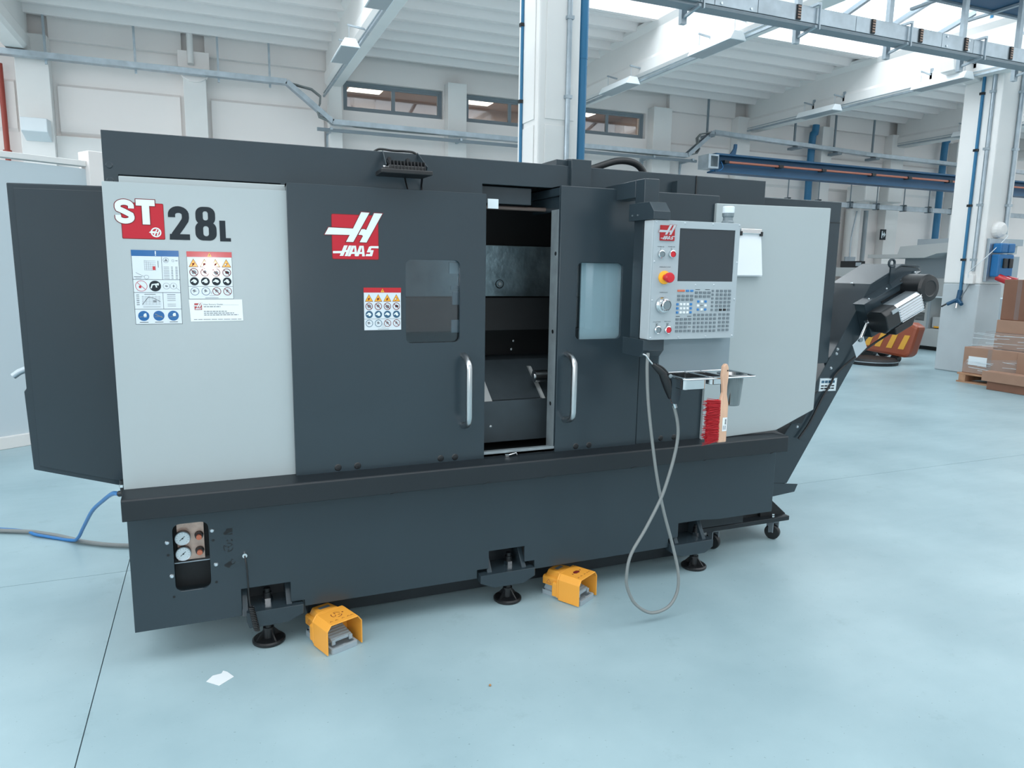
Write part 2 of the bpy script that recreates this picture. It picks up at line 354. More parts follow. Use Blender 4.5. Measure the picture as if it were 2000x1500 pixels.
# the lit room behind the high windows
rm = MB(); rm.box(1.6, 8.6, 15.0, 15.1, 3.4, 5.0).box(1.6, 8.6, 13.0, 15.0, 3.4, 3.5).box(1.5, 1.6, 13.0, 15.0, 3.4, 5.0).box(8.6, 8.7, 13.0, 15.0, 3.4, 5.0).box(1.6, 8.6, 13.0, 15.0, 4.78, 4.88)
rm.box(1.6, 8.6, 14.85, 15.0, 4.18, 4.28)
rm = rm.build('far_room', 'brown'); tag(rm, 'brownish lit room seen through the high windows', 'room', kind='structure')
for x in (2.6, 4.85, 7.2): MB().box(x, x + 0.62, 13.5, 14.6, 4.765, 4.78).build('light_panel', 'panel_light', rm)
lp = area('far_room_light', (5.1, 14.2, 4.7), 5.5, 0.5, 38, (0, 0, 0), (1.0, 0.86, 0.72))
# other walls of the hall, out of the picture
tag(MB().box(-10.2, -10, -10.6, Y, 0, 2.6).box(-10.2, -10, -10.6, Y, 4.8, 5.3).box(-10.2, -10, -10.6, -8.5, 2.6, 4.8).box(-10.2, -10, 11.5, Y, 2.6, 4.8).build('wall_left', 'wall'), 'plain white side wall of the hall beyond the partition', 'wall', kind='structure')
tag(MB().box(26, 26.2, -10.6, Y, 0, 5.3).build('wall_right', 'wall'), 'plain white end wall of the hall on the far right', 'wall', kind='structure')
tag(MB().box(-10, 26, -10.6, -10.4, 0, 5.3).build('wall_front', 'wall'), 'plain white hall wall behind the viewpoint', 'wall', kind='structure')
# roof: deck planks between the beams
ceiling = MB(); 
for a, b in ((2.2, 5.78), (-5.0, -1.4), (-10.4, -8.6)): ceiling.box(-10, 26, a, b, 5.06, 5.2)
ceiling.box(-10, 26, 9.42, 12.7, 5.30, 5.36)
ceiling = ceiling.build('ceiling', 'ceil'); tag(ceiling, 'white ribbed concrete roof deck above the hall', 'ceiling', kind='structure')
bx = [-6.6, -2.3, 2.03, 6.27, 10.57, 14.85, 19.1]; plank = {}
for i in range(6):
    for k in range(8):
        L = round(bx[i + 1] - bx[i], 3); y0 = 9.44 + 0.40 * k
        if L not in plank:
            mb = MB().prism([(0, 0.30), (0, 0.13), (0.03, 0.115), (0.10, 0.0), (0.13, 0.0), (0.36, 0.05), (0.395, 0.13), (0.395, 0.30)], 'x', 0.02, L - 0.02)
            o = mb.build('roof_plank', 'ceil', ceiling); plank[L] = o.data
        else:
            o = bpy.data.objects.new('roof_plank', plank[L]); COL.objects.link(o); o.parent = ceiling
        o.location = (bx[i], y0, 5.05 - 0.072 * (y0 - 9.44))
bwhere = ['leftmost roof beam, cut by the picture edge', 'roof beam left of the near column', 'roof beam just right of the near column', 'long roof beam ending at the far right column', 'roof beam behind the far right column', '']
for i, x in enumerate(bx[1:]):
    w = 0.15
    prof = [(x - w, 4.40), (x - w + 0.04, 4.35), (x + w - 0.04, 4.35), (x + w, 4.40), (x + w, 4.55), (x + w - 0.03, 4.60), (x + w - 0.03, 4.95), (x + w + 0.03, 5.03), (x + w + 0.03, 5.08), (x - w - 0.03, 5.08), (x - w - 0.03, 5.03), (x - w + 0.03, 4.95), (x - w + 0.03, 4.60), (x - w, 4.55)]
    o = MB().prism(prof, 'y', 5.9 if x < 15 else 7.0, 12.55).build('beam', 'conc')
    tag(o, 'white concrete ' + (bwhere[i] or 'roof beam farthest to the right'), 'beam', 'white roof beams', 'structure')
# glazed roof strip above the far bay
sk = MB().box(-7, 26, 9.36, 9.44, 5.02, 5.40).box(-7, 26, 5.76, 5.84, 5.02, 5.40).box(-7, 26, 7.56, 7.64, 5.82, 5.90).build('skylight', 'ceil'); tag(sk, 'bright glazed skylight strip with white sloping bars', 'skylight', kind='structure')
x = -2.3; n = 0
while x < 20:
    b = MB(); bar(b, (x, 9.40, 5.40), (x, 7.60, 5.86), 0.06, 0.07); bar(b, (x, 7.60, 5.86), (x, 5.80, 5.40), 0.06, 0.07); b.build('glazing_bar', 'winframe', sk)
    for ya, yb in ((9.38, 7.62), (5.82, 7.58)):
        MB().hexa([(x + 0.03, ya, 5.40), (x + 1.03, ya, 5.40), (x + 1.03, yb, 5.85), (x + 0.03, yb, 5.85), (x + 0.03, ya, 5.406), (x + 1.03, ya, 5.406), (x + 1.03, yb, 5.856), (x + 0.03, yb, 5.856)]).build('pane', 'skyglass', sk)
    x += 1.06
# columns
def column(x0, x1, y0, y1, z1, label, base_h, corbel=False):
    t = thing('column', label, 'column', ((x0 + x1) / 2, (y0 + y1) / 2, 0), 'white concrete columns', 'structure')
    MB().box(x0, x1, y0, y1, base_h, z1).build('shaft', 'conc', t, 0.02)
    MB().box(x0 - 0.001, x1 + 0.001, y0 - 0.001, y1 + 0.001, 0, base_h).build('painted_base', 'concgrey', t, 0.02)
    if corbel:
        MB().prism([(x0 - 0.55, 4.66), (x0 - 0.62, 4.55), (x0 - 0.6, 4.40), (x0, 4.30), (x0, 4.75), (x0 - 0.25, 4.75)], 'y', y0 + 0.34, y1 - 0.03).build('corbel', 'conc', t, 0.01)
        MB().prism([(x0, 4.76), (x1, 4.76), (x1 + 0.4, 4.76), (x1 + 0.4, 5.6), (x0, 5.6)], 'y', y0 + 0.02, y1 - 0.05).build('column_head', 'conc', t, 0.01)
    else:
        for za, zb in ((0.6, 3.02), (3.08, 5.6)):
            MB().box(x0 + 0.08, x1 - 0.06, y0 - 0.012, y0, za, zb).build('casing_panel', 'conc', t, 0.004); MB().box(x0 - 0.012, x0, y0 + 0.09, y1 - 0.08, za, zb).build('casing_panel', 'conc', t, 0.004)
    return t
column(3.325, 3.81, 7.34, 7.90, 5.6, 'tall white column rising right behind the machine', 0.5)
column(10.62, 11.13, 7.34, 7.93, 4.76, 'white column with grey painted base beside wrapped pallet', 1.36, True)
# white partition at the far left, standing at an angle
ang = math.radians(31); dx, dy = math.cos(ang), math.sin(ang); P0 = (-1.5, 6.76)
def pt(t, n=0.0): return (P0[0] + dx * t - dy * n, P0[1] + dy * t + dx * n)
def slabp(mb, t0, t1, n0, n1, z0, z1):
    a, b, c, d = pt(t0, n0), pt(t1, n0), pt(t1, n1), pt(t0, n1)
    return mb.hexa([(*a, z0), (*b, z0), (*c, z0), (*d, z0), (*a, z1), (*b, z1), (*c, z1), (*d, z1)])
pw = thing('partition', 'white partition wall standing behind the machine at the left edge', 'partition', (P0[0], P0[1], 0), None, 'structure')
slabp(MB(), -4, 0.70, 0.02, 0.08, 0.10, 2.255).build('panel', 'partition', pw); slabp(MB(), -4, 0.70, 0.0, 0.10, 2.275, 2.32).build('top_rail', 'conc', pw, 0.004)
slabp(MB(), -4, 0.70, -0.01, 0.10, 0.0, 0.10).build('base_rail', 'conc', pw, 0.005); slabp(MB(), 0.70, 0.98, -0.05, 0.14, 0.0, 2.40).build('end_post', 'wall', pw, 0.005)
# ================================================================ THE LATHE
def logo(d, x0, z0, w, h, red=0, wht=1, out=2, lay=0, square=True):
    """red square badge with the slanted H mark and the word beneath it"""
    def q(pts): return [(x0 + w * (X - 242) / 450.0, z0 + h * (1 - ((Yv - 0.042 * (X - 240)) - 190) / 432.0)) for X, Yv in pts]
    if square:
        d.p(rrect(x0 - 0.012 * w, x0 + w * 1.012, z0 - 0.012 * h, z0 + h * 1.012, 0.035 * w, 3), out, lay); d.p(rrect(x0, x0 + w, z0, z0 + h, 0.03 * w, 3), red, lay + 1)
    A = [(172, 385), (210, 318), (445, 332), (528, 172), (608, 178), (445, 463), (375, 460), (412, 393)]; B = [(655, 182), (738, 186), (575, 470), (508, 466), (541, 406), (530, 395), (497, 393), (528, 338), (556, 338), (574, 347)]
    def grow(P, k):
        n = len(P); o = []
        for i in range(n):
            a, b, c = Vector(P[i - 1]), Vector(P[i]), Vector(P[(i + 1) % n]); t1 = (b - a).normalized(); t2 = (c - b).normalized(); n1 = Vector((t1.y, -t1.x)); n2 = Vector((t2.y, -t2.x)); m = (n1 + n2); m = m / max(0.6, m.dot(n1) )
            o.append(tuple(b + m * k))
        return o
    for P in (A, B): d.p(q(grow(P, 7)), out, lay + 2); d.p(q(P), wht, lay + 3)
    for P in ([(246, 548), (335, 549), (326, 571), (246, 570)], [(355, 495), (390, 496), (345, 597), (310, 597)], [(402, 497), (428, 498), (386, 600), (358, 600)], [(352, 540), (392, 540), (384, 560), (344, 560)],
              [(430, 499), (458, 500), (414, 602), (388, 602)], [(452, 500), (470, 500), (484, 603), (458, 603)], [(425, 560), (470, 561), (472, 580), (420, 580)],
              [(505, 501), (532, 502), (494, 604), (468, 604)], [(528, 502), (546, 502), (556, 606), (530, 606)], [(500, 562), (545, 563), (547, 582), (495, 582)],
              [(618, 506), (694, 508), (694, 530), (622, 527), (614, 546), (646, 548), (628, 607), (562, 605), (572, 583), (607, 585), (613, 569), (576, 567), (600, 512)]):
        d.p(q(P), wht, lay + 3)
def tri(cx, z0, w, h): return [(cx - w / 2, z0), (cx + w / 2, z0), (cx, z0 + h)]
def blob(cx, cz, r, k, sd):
    rr = random.Random(sd); return [(cx + r * rr.uniform(0.45, 1.1) * math.cos(2 * math.pi * i / k), cz + r * rr.uniform(0.45, 1.1) * math.sin(2 * math.pi * i / k)) for i in range(k)]
WS = ['sticker', 'kprint', 'signred', 'yel', 'dkred', 'dkblue', 'wprint', 'thinprint']
def warning_sheet(name, parent, x0, z0, w, h, y, dark):
    d = Decal(y); d.p(rect(x0, x0 + w, z0, z0 + h), 1, 0); e = 0.006 * w; d.p(rect(x0 + e, x0 + w - e, z0 + e, z0 + h - e), 0, 1)
    d.p(rect(x0, x0 + w, z0 + h * 0.885, z0 + h), 2, 2); d.p(tri(x0 + w * 0.5, z0 + h * 0.895, w * 0.10, h * 0.085), 3, 3); d.p(rect(x0 + w * 0.495, x0 + w * 0.505, z0 + h * 0.915, z0 + h * 0.955), 1, 4)
    for c in range(4):
        cx = x0 + w * (0.14 + 0.243 * c); r = w * 0.098
        d.p(tri(cx, z0 + h * 0.675, w * 0.215, h * 0.175), 4, 2); d.p(tri(cx, z0 + h * 0.685, w * 0.185, h * 0.15), 3, 3); d.p(blob(cx - 0.005 * w, z0 + h * 0.735, w * 0.036, 7, c + 1), 4, 4); d.st([(cx - w * 0.03, z0 + h * 0.70), (cx + w * 0.025, z0 + h * 0.765)], w * 0.016, 4, 4)
        if c == 3: d.p(blob(cx - 0.015 * w, z0 + h * 0.735, w * 0.026, 6, 9), 6, 5)
        cz = z0 + h * 0.565; d.ring(cx, cz, r, w * 0.016, 4, 2); d.p(blob(cx, cz, r * 0.6, 8, c + 20), 1 if c == 3 else 7, 2); d.st([(cx - r * 0.66, cz + r * 0.66), (cx + r * 0.66, cz - r * 0.66)], w * 0.016, 4, 3)
        cz = z0 + h * 0.375; d.p(circ(cx, cz, r), dark, 2); d.p(blob(cx + 0.01 * w, cz + 0.005 * h, r * 0.62, 6, c + 40), 6, 3); d.st([(cx - r * 0.7, cz - r * 0.1), (cx - r * 0.1, cz + r * 0.35), (cx + r * 0.5, cz - r * 0.2)], w * 0.026, 6, 3)
        cz = z0 + h * 0.165; d.ring(cx, cz, r, w * 0.014, 4 if c > 1 else 5, 2); d.p(blob(cx - r * 0.1, cz + r * 0.15, r * 0.42, 7, c + 60), 7, 2); d.st([(cx - r * 0.4, cz - r * 0.3), (cx + r * 0.5, cz + r * 0.1)], w * 0.008, 7, 3)
        if c > 1: d.st([(cx - r * 0.66, cz + r * 0.66), (cx + r * 0.66, cz - r * 0.66)], w * 0.016, 4, 3)
    d.p(rect(x0, x0 + w, z0 + h * 0.266, z0 + h * 0.272), 1, 2); d.p(rect(x0 + w * 0.36, x0 + w * 0.66, z0 + h * 0.02, z0 + h * 0.03), 7, 2); d.p(rect(x0 + w * 0.46, x0 + w * 0.58, z0 + h * 0.068, z0 + h * 0.075), 7, 2); d.p(rect(x0 + w * 0.50, x0 + w * 0.507, z0 + h * 0.10, z0 + h * 0.16), 1, 2)
    return d.build(name, WS, parent, recalc=False)
lathe = thing('cnc_lathe', 'big charcoal and light grey CNC turning machine filling the picture', 'machine tool', (1.17, 3.2, 0))
# --- base front panel with openings
out = [(-0.312, 0.70), (-0.312, 0.152), (0.058, 0.152), (0.058, 0.262), (0.240, 0.262), (0.240, 0.178), (0.292, 0.178), (0.292, 0.152), (1.022, 0.152), (1.022, 0.190), (1.076, 0.190), (1.076, 0.270), (1.247, 0.270), (1.247, 0.196), (1.296, 0.196), (1.296, 0.154), (2.015, 0.156), (2.015, 0.200), (2.070, 0.200), (2.070, 0.272), (2.215, 0.272), (2.30, 0.264), (2.652, 0.264), (2.652, 0.70)]
base = MB().prism([out, rrect(-0.168, -0.046, 0.288, 0.549, 0.026)], 'y', 2.80, 2.812).build('base_panel', 'dark', lathe, 0.0015)
d = Decal(2.80)
for x, z in ((-0.186, 0.435), (-0.175, 0.27), (-0.032, 0.472), (-0.028, 0.305)): d = Decal(2.80); d.p(circ(x, z, 0.005, 10), 0); d.build('screw_hole', 'matteblack', base, recalc=False)
d = Decal(2.80)
def icon(pts): d.p([(0.004 + a * 0.033, 0.482 + b * 0.03) for a, b in pts], 0)
icon([(0, 0.35), (0.35, 0.85), (0.36, 0.95), (1, 0.98), (1, 0.5), (0.45, 0.3), (0.2, 0.15)]); icon([(0.3, 0.1), (1, 0.35), (1, 0.15)])
d.p([(0.012, 0.463), (0.020, 0.468), (0.020, 0.458)], 0); d.p([(0.038, 0.463), (0.030, 0.468), (0.030, 0.458)], 0); d.build('chuck_clamp_symbol', 'matteblack', base, recalc=False, kind='stuff'); d = Decal(2.80)
for a in (20, 140, 260): d.st(arc(0.020, 0.437, 0.0165, a, a + 85, 8), 0.0032, 0); d.st([(0.020 + 0.007 * math.cos(math.radians(a + 10)), 0.437 + 0.007 * math.sin(math.radians(a + 10))), (0.020 + 0.016 * math.cos(math.radians(a + 10)), 0.437 + 0.016 * math.sin(math.radians(a + 10)))], 0.003, 0)
d.p(circ(0.020, 0.437, 0.0036, 8), 0); d.build('chuck_symbol', 'matteblack', base, recalc=False, kind='stuff'); d = Decal(2.80); d.p(blob(0.018, 0.366, 0.015, 9, 5), 0); d.st([(0.024, 0.374), (0.03, 0.386), (0.036, 0.387)], 0.003, 0); d.st([(0.03, 0.368), (0.037, 0.369), (0.042, 0.377)], 0.003, 0)
d.build('coolant_symbol', 'matteblack', base, recalc=False, kind='stuff')
for x, z in ((-0.187, 0.483), (-0.178, 0.352), (-0.034, 0.510), (-0.026, 0.375)): MB().lathe([(0, -0.004), (0.006, -0.0035), (0.0085, 0.0)], (x, 2.8, z), (0, 1, 0), 12).build('bolt', 'alu', base)
# --- body shell behind, plus a low dark block standing in for shade underneath
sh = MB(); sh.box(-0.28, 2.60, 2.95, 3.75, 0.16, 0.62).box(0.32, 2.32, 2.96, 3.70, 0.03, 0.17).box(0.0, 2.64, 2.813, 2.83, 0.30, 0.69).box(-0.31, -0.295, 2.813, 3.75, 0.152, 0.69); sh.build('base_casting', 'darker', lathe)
MB().box(-0.30, 2.60, 3.70, 3.75, 0.62, 1.92).box(-0.30, -0.28, 2.90, 3.70, 0.62, 1.92).box(-0.30, 2.53, 2.90, 3.75, 1.915, 1.93).box(1.99, 2.01, 2.84, 3.70, 0.62, 1.90).build('enclosure', 'dark', lathe)
# --- long rail
rail = MB().prism([(2.70, 0.611), (2.70, 0.686), (2.706, 0.690), (2.80, 0.700), (2.80, 0.640), (2.72, 0.611)], 'x', -0.316, 2.632).build('chip_rail', 'darker', lathe, 0.003)
m = MB()
for x in (0.62, 1.01, 1.28, 1.72, 2.12, 2.52): m.prism([(x, 0.6105), (x + 0.028, 0.619), (x + 0.032, 0.619), (x + 0.008, 0.6105)], 'y', 2.6985, 2.702)
m.build('drain_slots', 'black', rail)
# --- left light panel and its prints
lp_ = MB().prism(rrect(-0.314, 0.30, 0.688, 1.761, 0.003, 2), 'y', 2.80, 2.842).build('left_panel', 'white', lathe, 0.004)
MB().box(-0.268, 0.285, 2.85, 2.87, 1.60, 1.786).build('inner_panel', 'white', lathe, 0.003)
# model badge
BM = ['red', 'wprint', 'dkred', 'kprint']; d = Decal(2.80)
d.p(rrect(-0.264, -0.1325, 1.5745, 1.6955, 0.004, 3), 2, 0); d.p(rrect(-0.262, -0.134, 1.5765, 1.694, 0.004, 3), 0, 1)
def glyph(dd, strokes, x0, z0, w, h, sw, mi, lay):
    for st_ in strokes: dd.st([(x0 + a * w, z0 + b * h) for a, b in st_], sw, mi, lay)
sx0, sz0, sw_, sh_ = -0.279, 1.622, 0.055, 0.085
Sp = [(0.865, 0.63), (0.865, 0.70)] + arc(0.5, 0.72, 0.365, 10, 170, 10, 0.145)[0:] + [(0.135, 0.66), (0.17, 0.60), (0.5, 0.50), (0.83, 0.38), (0.865, 0.30)] + arc(0.5, 0.28, 0.365, -10, -170, 10, 0.145) + [(0.135, 0.36)]
for sw2, mi, ly in ((0.0225, 2, 2), (0.0175, 1, 3)): d.st([(sx0 + a * sw_, sz0 + b * sh_) for a, b in Sp], sw2, mi, ly)
for gpad, mi, ly in ((0.0024, 2, 2), (0.0, 1, 3)):
    d.p([(-0.2165 - gpad, 1.7065 + gpad), (-0.159 + gpad, 1.7065 + gpad), (-0.159 + gpad, 1.686 - gpad), (-0.1765 + gpad, 1.686 - gpad), (-0.1765 + gpad, 1.624 - gpad), (-0.199 - gpad, 1.624 - gpad), (-0.199 - gpad, 1.686 - gpad), (-0.2165 - gpad, 1.686 - gpad)], mi, ly)
d.ring(-0.160, 1.5985, 0.0165, 0.0042, 1, 2, 24); d.p([(-0.182, 1.5975), (-0.176, 1.6025), (-0.160, 1.602), (-0.163, 1.5955), (-0.174, 1.5955)], 1, 2); d.st([(-0.166, 1.588), (-0.157, 1.6085)], 0.004, 1, 3); d.st([(-0.157, 1.588), (-0.149, 1.6075)], 0.004, 1, 3); d.st([(-0.164, 1.598), (-0.152, 1.598)], 0.0035, 1, 3)
# 2, 8, L
x0, z0, w, h = -0.120, 1.5755, 0.066, 0.1155
P2 = [(0.17, 0.66), (0.17, 0.74)] + arc(0.5, 0.74, 0.33, 170, 10, 10, 0.15) + [(0.83, 0.66), (0.80, 0.58), (0.62, 0.42), (0.30, 0.16), (0.24, 0.05)]
d.st([(x0 + a * w, z0 + b * h) for a, b in P2], 0.0225, 3, 1); d.p([(x0 + 0.02 * w, z0), (x0 + w, z0), (x0 + w, z0 + 0.17 * h), (x0 + 0.04 * w, z0 + 0.17 * h)], 3, 1)
x0, w = -0.036, 0.069
E8 = rrect(x0 + 0.0 * w, x0 + w, z0, z0 + 0.56 * h, 0.024, 6); d.p([E8, list(reversed(rrect(x0 + 0.37 * w, x0 + 0.63 * w, z0 + 0.13 * h, z0 + 0.43 * h, 0.0085, 5)))], 3, 1)
E8 = rrect(x0 + 0.04 * w, x0 + 0.96 * w, z0 + 0.46 * h, z0 + h, 0.024, 6); d.p([E8, list(reversed(rrect(x0 + 0.38 * w, x0 + 0.62 * w, z0 + 0.60 * h, z0 + 0.87 * h, 0.0078, 5)))], 3, 1)
d.p([(0.043, 1.574), (0.079, 1.574), (0.079, 1.586), (0.0625, 1.586), (0.0625, 1.646), (0.043, 1.646)], 3, 1)
d.build('model_badge', BM, lp_, recalc=False, label='red and black ST 28L model badge')
# instruction sheet with blue header
IS = ['sticker', 'kprint', 'blue', 'thinprint', 'signred', 'wprint', 'dkblue']; d = Decal(2.80); x0, z0, w, h = -0.241, 1.284, 0.1475, 0.254
R = lambda a, b, c, e: rect(x0 + a * w, x0 + b * w, z0 + c * h, z0 + e * h); Pt = lambda *p: [(x0 + a * w, z0 + b * h) for a, b in p]
d.p(R(0, 1, 0, 1), 1, 0); d.p(R(0.008, 0.992, 0.005, 0.995), 0, 1); d.p(R(0, 1, 0.92, 1), 2, 2); d.p(R(0.497, 0.518, 0.945, 0.99), 5, 3); d.p(R(0.497, 0.518, 0.928, 0.938), 5, 3)
for z in (0.605, 0.43, 0.205): d.p(R(0, 1, z, z + 0.005), 1, 2)
d.p(R(0.625, 0.632, 0.605, 0.92), 1, 2); d.p(R(0.61, 0.617, 0.205, 0.43), 1, 2)
for k in range(6): d.p(R(0.26 + 0.045 * k, 0.264 + 0.045 * k, 0.73, 0.87 - 0.012 * k), 3, 2); d.p(R(0.26, 0.50, 0.735 + 0.024 * k, 0.738 + 0.024 * k), 3, 2)
d.p(R(0.43, 0.49, 0.735, 0.785), 4, 3); d.p(R(0.545, 0.555, 0.77, 0.86), 1, 2); d.st(Pt((0.07, 0.70), (0.25, 0.645)), 0.0012, 3, 2); d.p(R(0.03, 0.20, 0.64, 0.646), 1, 2); d.p(R(0.06, 0.18, 0.622, 0.627), 3, 2)
d.ring(x0 + 0.29 * w, z0 + 0.64 * h, 0.0075, 0.001, 3, 2); d.ring(x0 + 0.72 * w, z0 + 0.87 * h, 0.009, 0.001, 3, 2); d.p(tri(x0 + 0.72 * w, z0 + 0.855 * h, 0.012, 0.01), 3, 2); d.ring(x0 + 0.87 * w, z0 + 0.865 * h, 0.004, 0.0008, 3, 2); d.p(R(0.92, 0.97, 0.862, 0.868), 1, 2)
for k in range(8): d.p(R(0.66, 0.78, 0.62 + 0.022 * k, 0.626 + 0.022 * k), 3, 2); d.p(R(0.82, 0.86, 0.62 + 0.022 * k, 0.626 + 0.022 * k), 1, 2); d.p(R(0.91, 0.96, 0.62 + 0.022 * k, 0.626 + 0.022 * k), 1, 2)
d.ring(x0 + 0.17 * w, z0 + 0.52 * h, 0.0185, 0.0014, 4, 2); d.p(blob(x0 + 0.14 * w, z0 + 0.51 * h, 0.007, 7, 3), 4, 2); d.st(Pt((0.09, 0.565), (0.25, 0.475)), 0.0015, 4, 3)
d.p(circ(x0 + 0.46 * w, z0 + 0.52 * h, 0.0185), 1, 2); d.st(Pt((0.37, 0.49), (0.40, 0.54), (0.47, 0.545), (0.49, 0.50)), 0.004, 5, 3); d.p(blob(x0 + 0.52 * w, z0 + 0.545 * h, 0.006, 7, 8), 5, 3)
for k, cx in enumerate((0.70, 0.85)): d.ring(x0 + cx * w, z0 + 0.52 * h, 0.011, 0.001, 3, 2); d.p(blob(x0 + cx * w, z0 + 0.52 * h, 0.005, 8, 70 + k), 3, 2)
d.st(Pt((0.90, 0.50), (0.98, 0.46)), 0.001, 3, 2)
for k in range(6): d.p(R(0.16, 0.56, 0.265 + 0.022 * k, 0.268 + 0.022 * k), 3, 2); d.p(R(0.05, 0.11, 0.265 + 0.026 * k, 0.272 + 0.026 * k), 1, 2); d.p(R(0.18 + 0.07 * k, 0.183 + 0.07 * k, 0.265, 0.39), 3, 2)
d.st(Pt((0.17, 0.27), (0.30, 0.37), (0.40, 0.36), (0.55, 0.31)), 0.0012, 1, 3); d.p(R(0.22, 0.46, 0.405, 0.411), 1, 2); d.p(R(0.18, 0.55, 0.235, 0.241), 3, 2); d.p(R(0.40, 0.47, 0.30, 0.325), 3, 2)
for z in (0.40, 0.37, 0.345, 0.32, 0.27, 0.245): d.p(R(0.70, 0.88, z, z + 0.006), 1 if z > 0.38 else 3, 2)
for k, cx in enumerate((0.18, 0.50, 0.81)):
    d.p(circ(x0 + cx * w, z0 + 0.115 * h, 0.0175), 2, 2); d.p(blob(x0 + (cx + 0.03) * w, z0 + 0.125 * h, 0.0075, 6, 80 + k), 5, 3) if k != 1 else d.st(Pt((cx - 0.08, 0.14), (cx + 0.08, 0.09)), 0.003, 3, 3); d.st(Pt((cx - 0.09, 0.10), (cx + 0.07, 0.11)), 0.0016, 3, 3); d.p(R(cx - 0.09, cx + 0.09, 0.025, 0.032), 1, 2)
d.build('instruction_sheet', IS, lp_, recalc=False, label='white instruction sticker with blue header')
warning_sheet('warning_sheet', lp_, -0.0685, 1.371, 0.1475, 0.166, 2.80, 1)
d = Decal(2.7995); d.p([(-0.069, 1.369), (0.107, 1.3695), (0.1085, 1.293), (-0.066, 1.2915)], 0, 0); logo(d, -0.052, 1.333, 0.024, 0.023, 4, 1, 4, 1)
d.txt('Haas Factory Outlet', -0.022, 1.3495, 0.0052, 2, 1, 0.064); d.p(rect(0.042, 0.095, 1.3493, 1.3498), 3, 1)
for z, a, b in ((1.3425, -0.022, 0.034), (1.326, -0.022, 0.054), (1.3195, -0.022, 0.078), (1.313, -0.022, 0.092)):
    x = a
    while x < b: L = random.uniform(0.006, 0.014); d.p(rect(x, min(b, x + L), z, z + 0.0028), 3, 1); x += L + 0.002
x = -0.056
while x < 0.1: L = random.uniform(0.01, 0.03); d.p(rect(x, min(0.102, x + L), 1.2975, 1.2995), 3, 1); x += L + 0.003
d.build('contact_card', ['paper', 'wprint', 'kprint', 'thinprint', 'badge'], lp_, recalc=False, label='white contact card with small red logo')
# --- doors
def handle(parent, x, zt, zb, y):
    m = MB(); pts = [(x, y, zt)] + [(x, y - 0.078 * math.sin(math.radians(a)) , zt - 0.045 * (1 - math.cos(math.radians(a)))) for a in range(10, 91, 16)]
    low = [(x, y, zb)] + [(x, y - 0.078 * math.sin(math.radians(a)), zb + 0.045 * (1 - math.cos(math.radians(a)))) for a in range(10, 91, 16)]
    m.tube(pts + list(reversed(low)), 0.0135, 14); return m.build('handle', 'steel', parent)
wl = rrect(0.708, 0.931, 1.196, 1.523, 0.022)
ld = MB().prism([rrect(0.273, 1.041, 0.690, 1.788, 0.003, 2), wl], 'y', 2.78, 2.794).box(0.273, 0.283, 2.794, 2.836, 0.69, 1.788).box(1.031, 1.041, 2.794, 2.86, 0.69, 1.788).box(0.273, 1.041, 2.794, 2.86, 1.776, 1.788).build('left_door', 'dark', lathe, 0.004)
MB().prism(rrect(0.700, 0.939, 1.188, 1.531, 0.02), 'y', 2.796, 2.802).build('window_pane', 'doorpane2', ld)
MB().prism([rrect(0.69, 0.95, 1.178, 1.541, 0.02), list(reversed(rrect(0.704, 0.935, 1.192, 1.527, 0.02)))], 'y', 2.803, 2.81).build('window_frame', 'black', ld)
for za, zb, xa, mm in ((1.470, 1.516, 0.893, 'guardwhite'), (1.405, 1.422, 0.900, 'mgreyd'), (1.345, 1.398, 0.908, 'mgreyd'), (1.232, 1.284, 0.904, 'mgreyd')): MB().box(xa, 0.94, 2.803, 2.815, za, zb).build('inner_bracket', mm, ld, 0.002)  # pale plates set behind the right edge of the left pane
handle(ld, 0.946, 1.139, 0.849, 2.78)
d = Decal(2.78); logo(d, 0.430, 1.521, 0.172, 0.1625); d.build('brand_logo', ['red', 'wprint', 'dkred'], ld, recalc=False, label='red square logo with slanted white letters')
warning_sheet('warning_sheet', ld, 0.543, 1.250, 0.146, 0.164, 2.78, 5)
for x in (0.432, 0.508, 0.85, 0.912): MB().lathe([(0, -0.004), (0.011, -0.003), (0.014, 0.0)], (x, 2.78, 0.715), (0, 1, 0), 12).build('screw_cap', 'black', ld)
wr = rrect(1.460, 1.685, 1.193, 1.523, 0.022)
rd = MB().prism([rect(1.374, 1.790, 0.690, 1.840), wr], 'y', 2.78, 2.794).box(1.374, 1.404, 2.794, 3.25, 1.800, 1.840).box(1.374, 1.790, 2.794, 3.25, 1.830, 1.840).box(1.386, 1.406, 2.81, 3.10, 1.738, 1.80).box(1.374, 1.380, 2.794, 2.80, 0.70, 1.80).build('right_door', 'dark', lathe, 0.004)
jm = MB().box(1.375, 1.40, 2.801, 2.874, 0.700, 1.744).build('door_jamb', 'jamb', rd, 0.002)
for y, z in ((2.822, 1.56), (2.832, 1.225), (2.838, 0.905)): MB().cyl((1.3755, y, z), (1.374, y, z), 0.009, 12).build('hole_plug', 'black', rd)
MB().prism(rrect(1.452, 1.693, 1.185, 1.531, 0.02), 'y', 2.796, 2.802).build('window_pane', 'doorpane', rd)
MB().box(1.492, 1.73, 2.8035, 2.812, 1.15, 1.56).build('inner_guard', 'guardwhite', rd)
handle(rd, 1.419, 1.130, 0.841, 2.78)
for x in (1.478, 1.545): MB().lathe([(0, -0.004), (0.011, -0.003), (0.014, 0.0)], (x, 2.78, 0.715), (0, 1, 0), 12).build('screw_cap', 'black', rd)
fp = MB().box(1.794, 2.19, 2.784, 2.80, 0.690, 1.840).box(1.794, 2.19, 2.80, 3.25, 1.830, 1.840).build('fixed_panel', 'dark', lathe, 0.004)
for x in (1.93, 2.005): MB().lathe([(0, -0.004), (0.011, -0.003), (0.014, 0.0)], (x, 2.784, 0.715), (0, 1, 0), 12).build('screw_cap', 'black', fp)
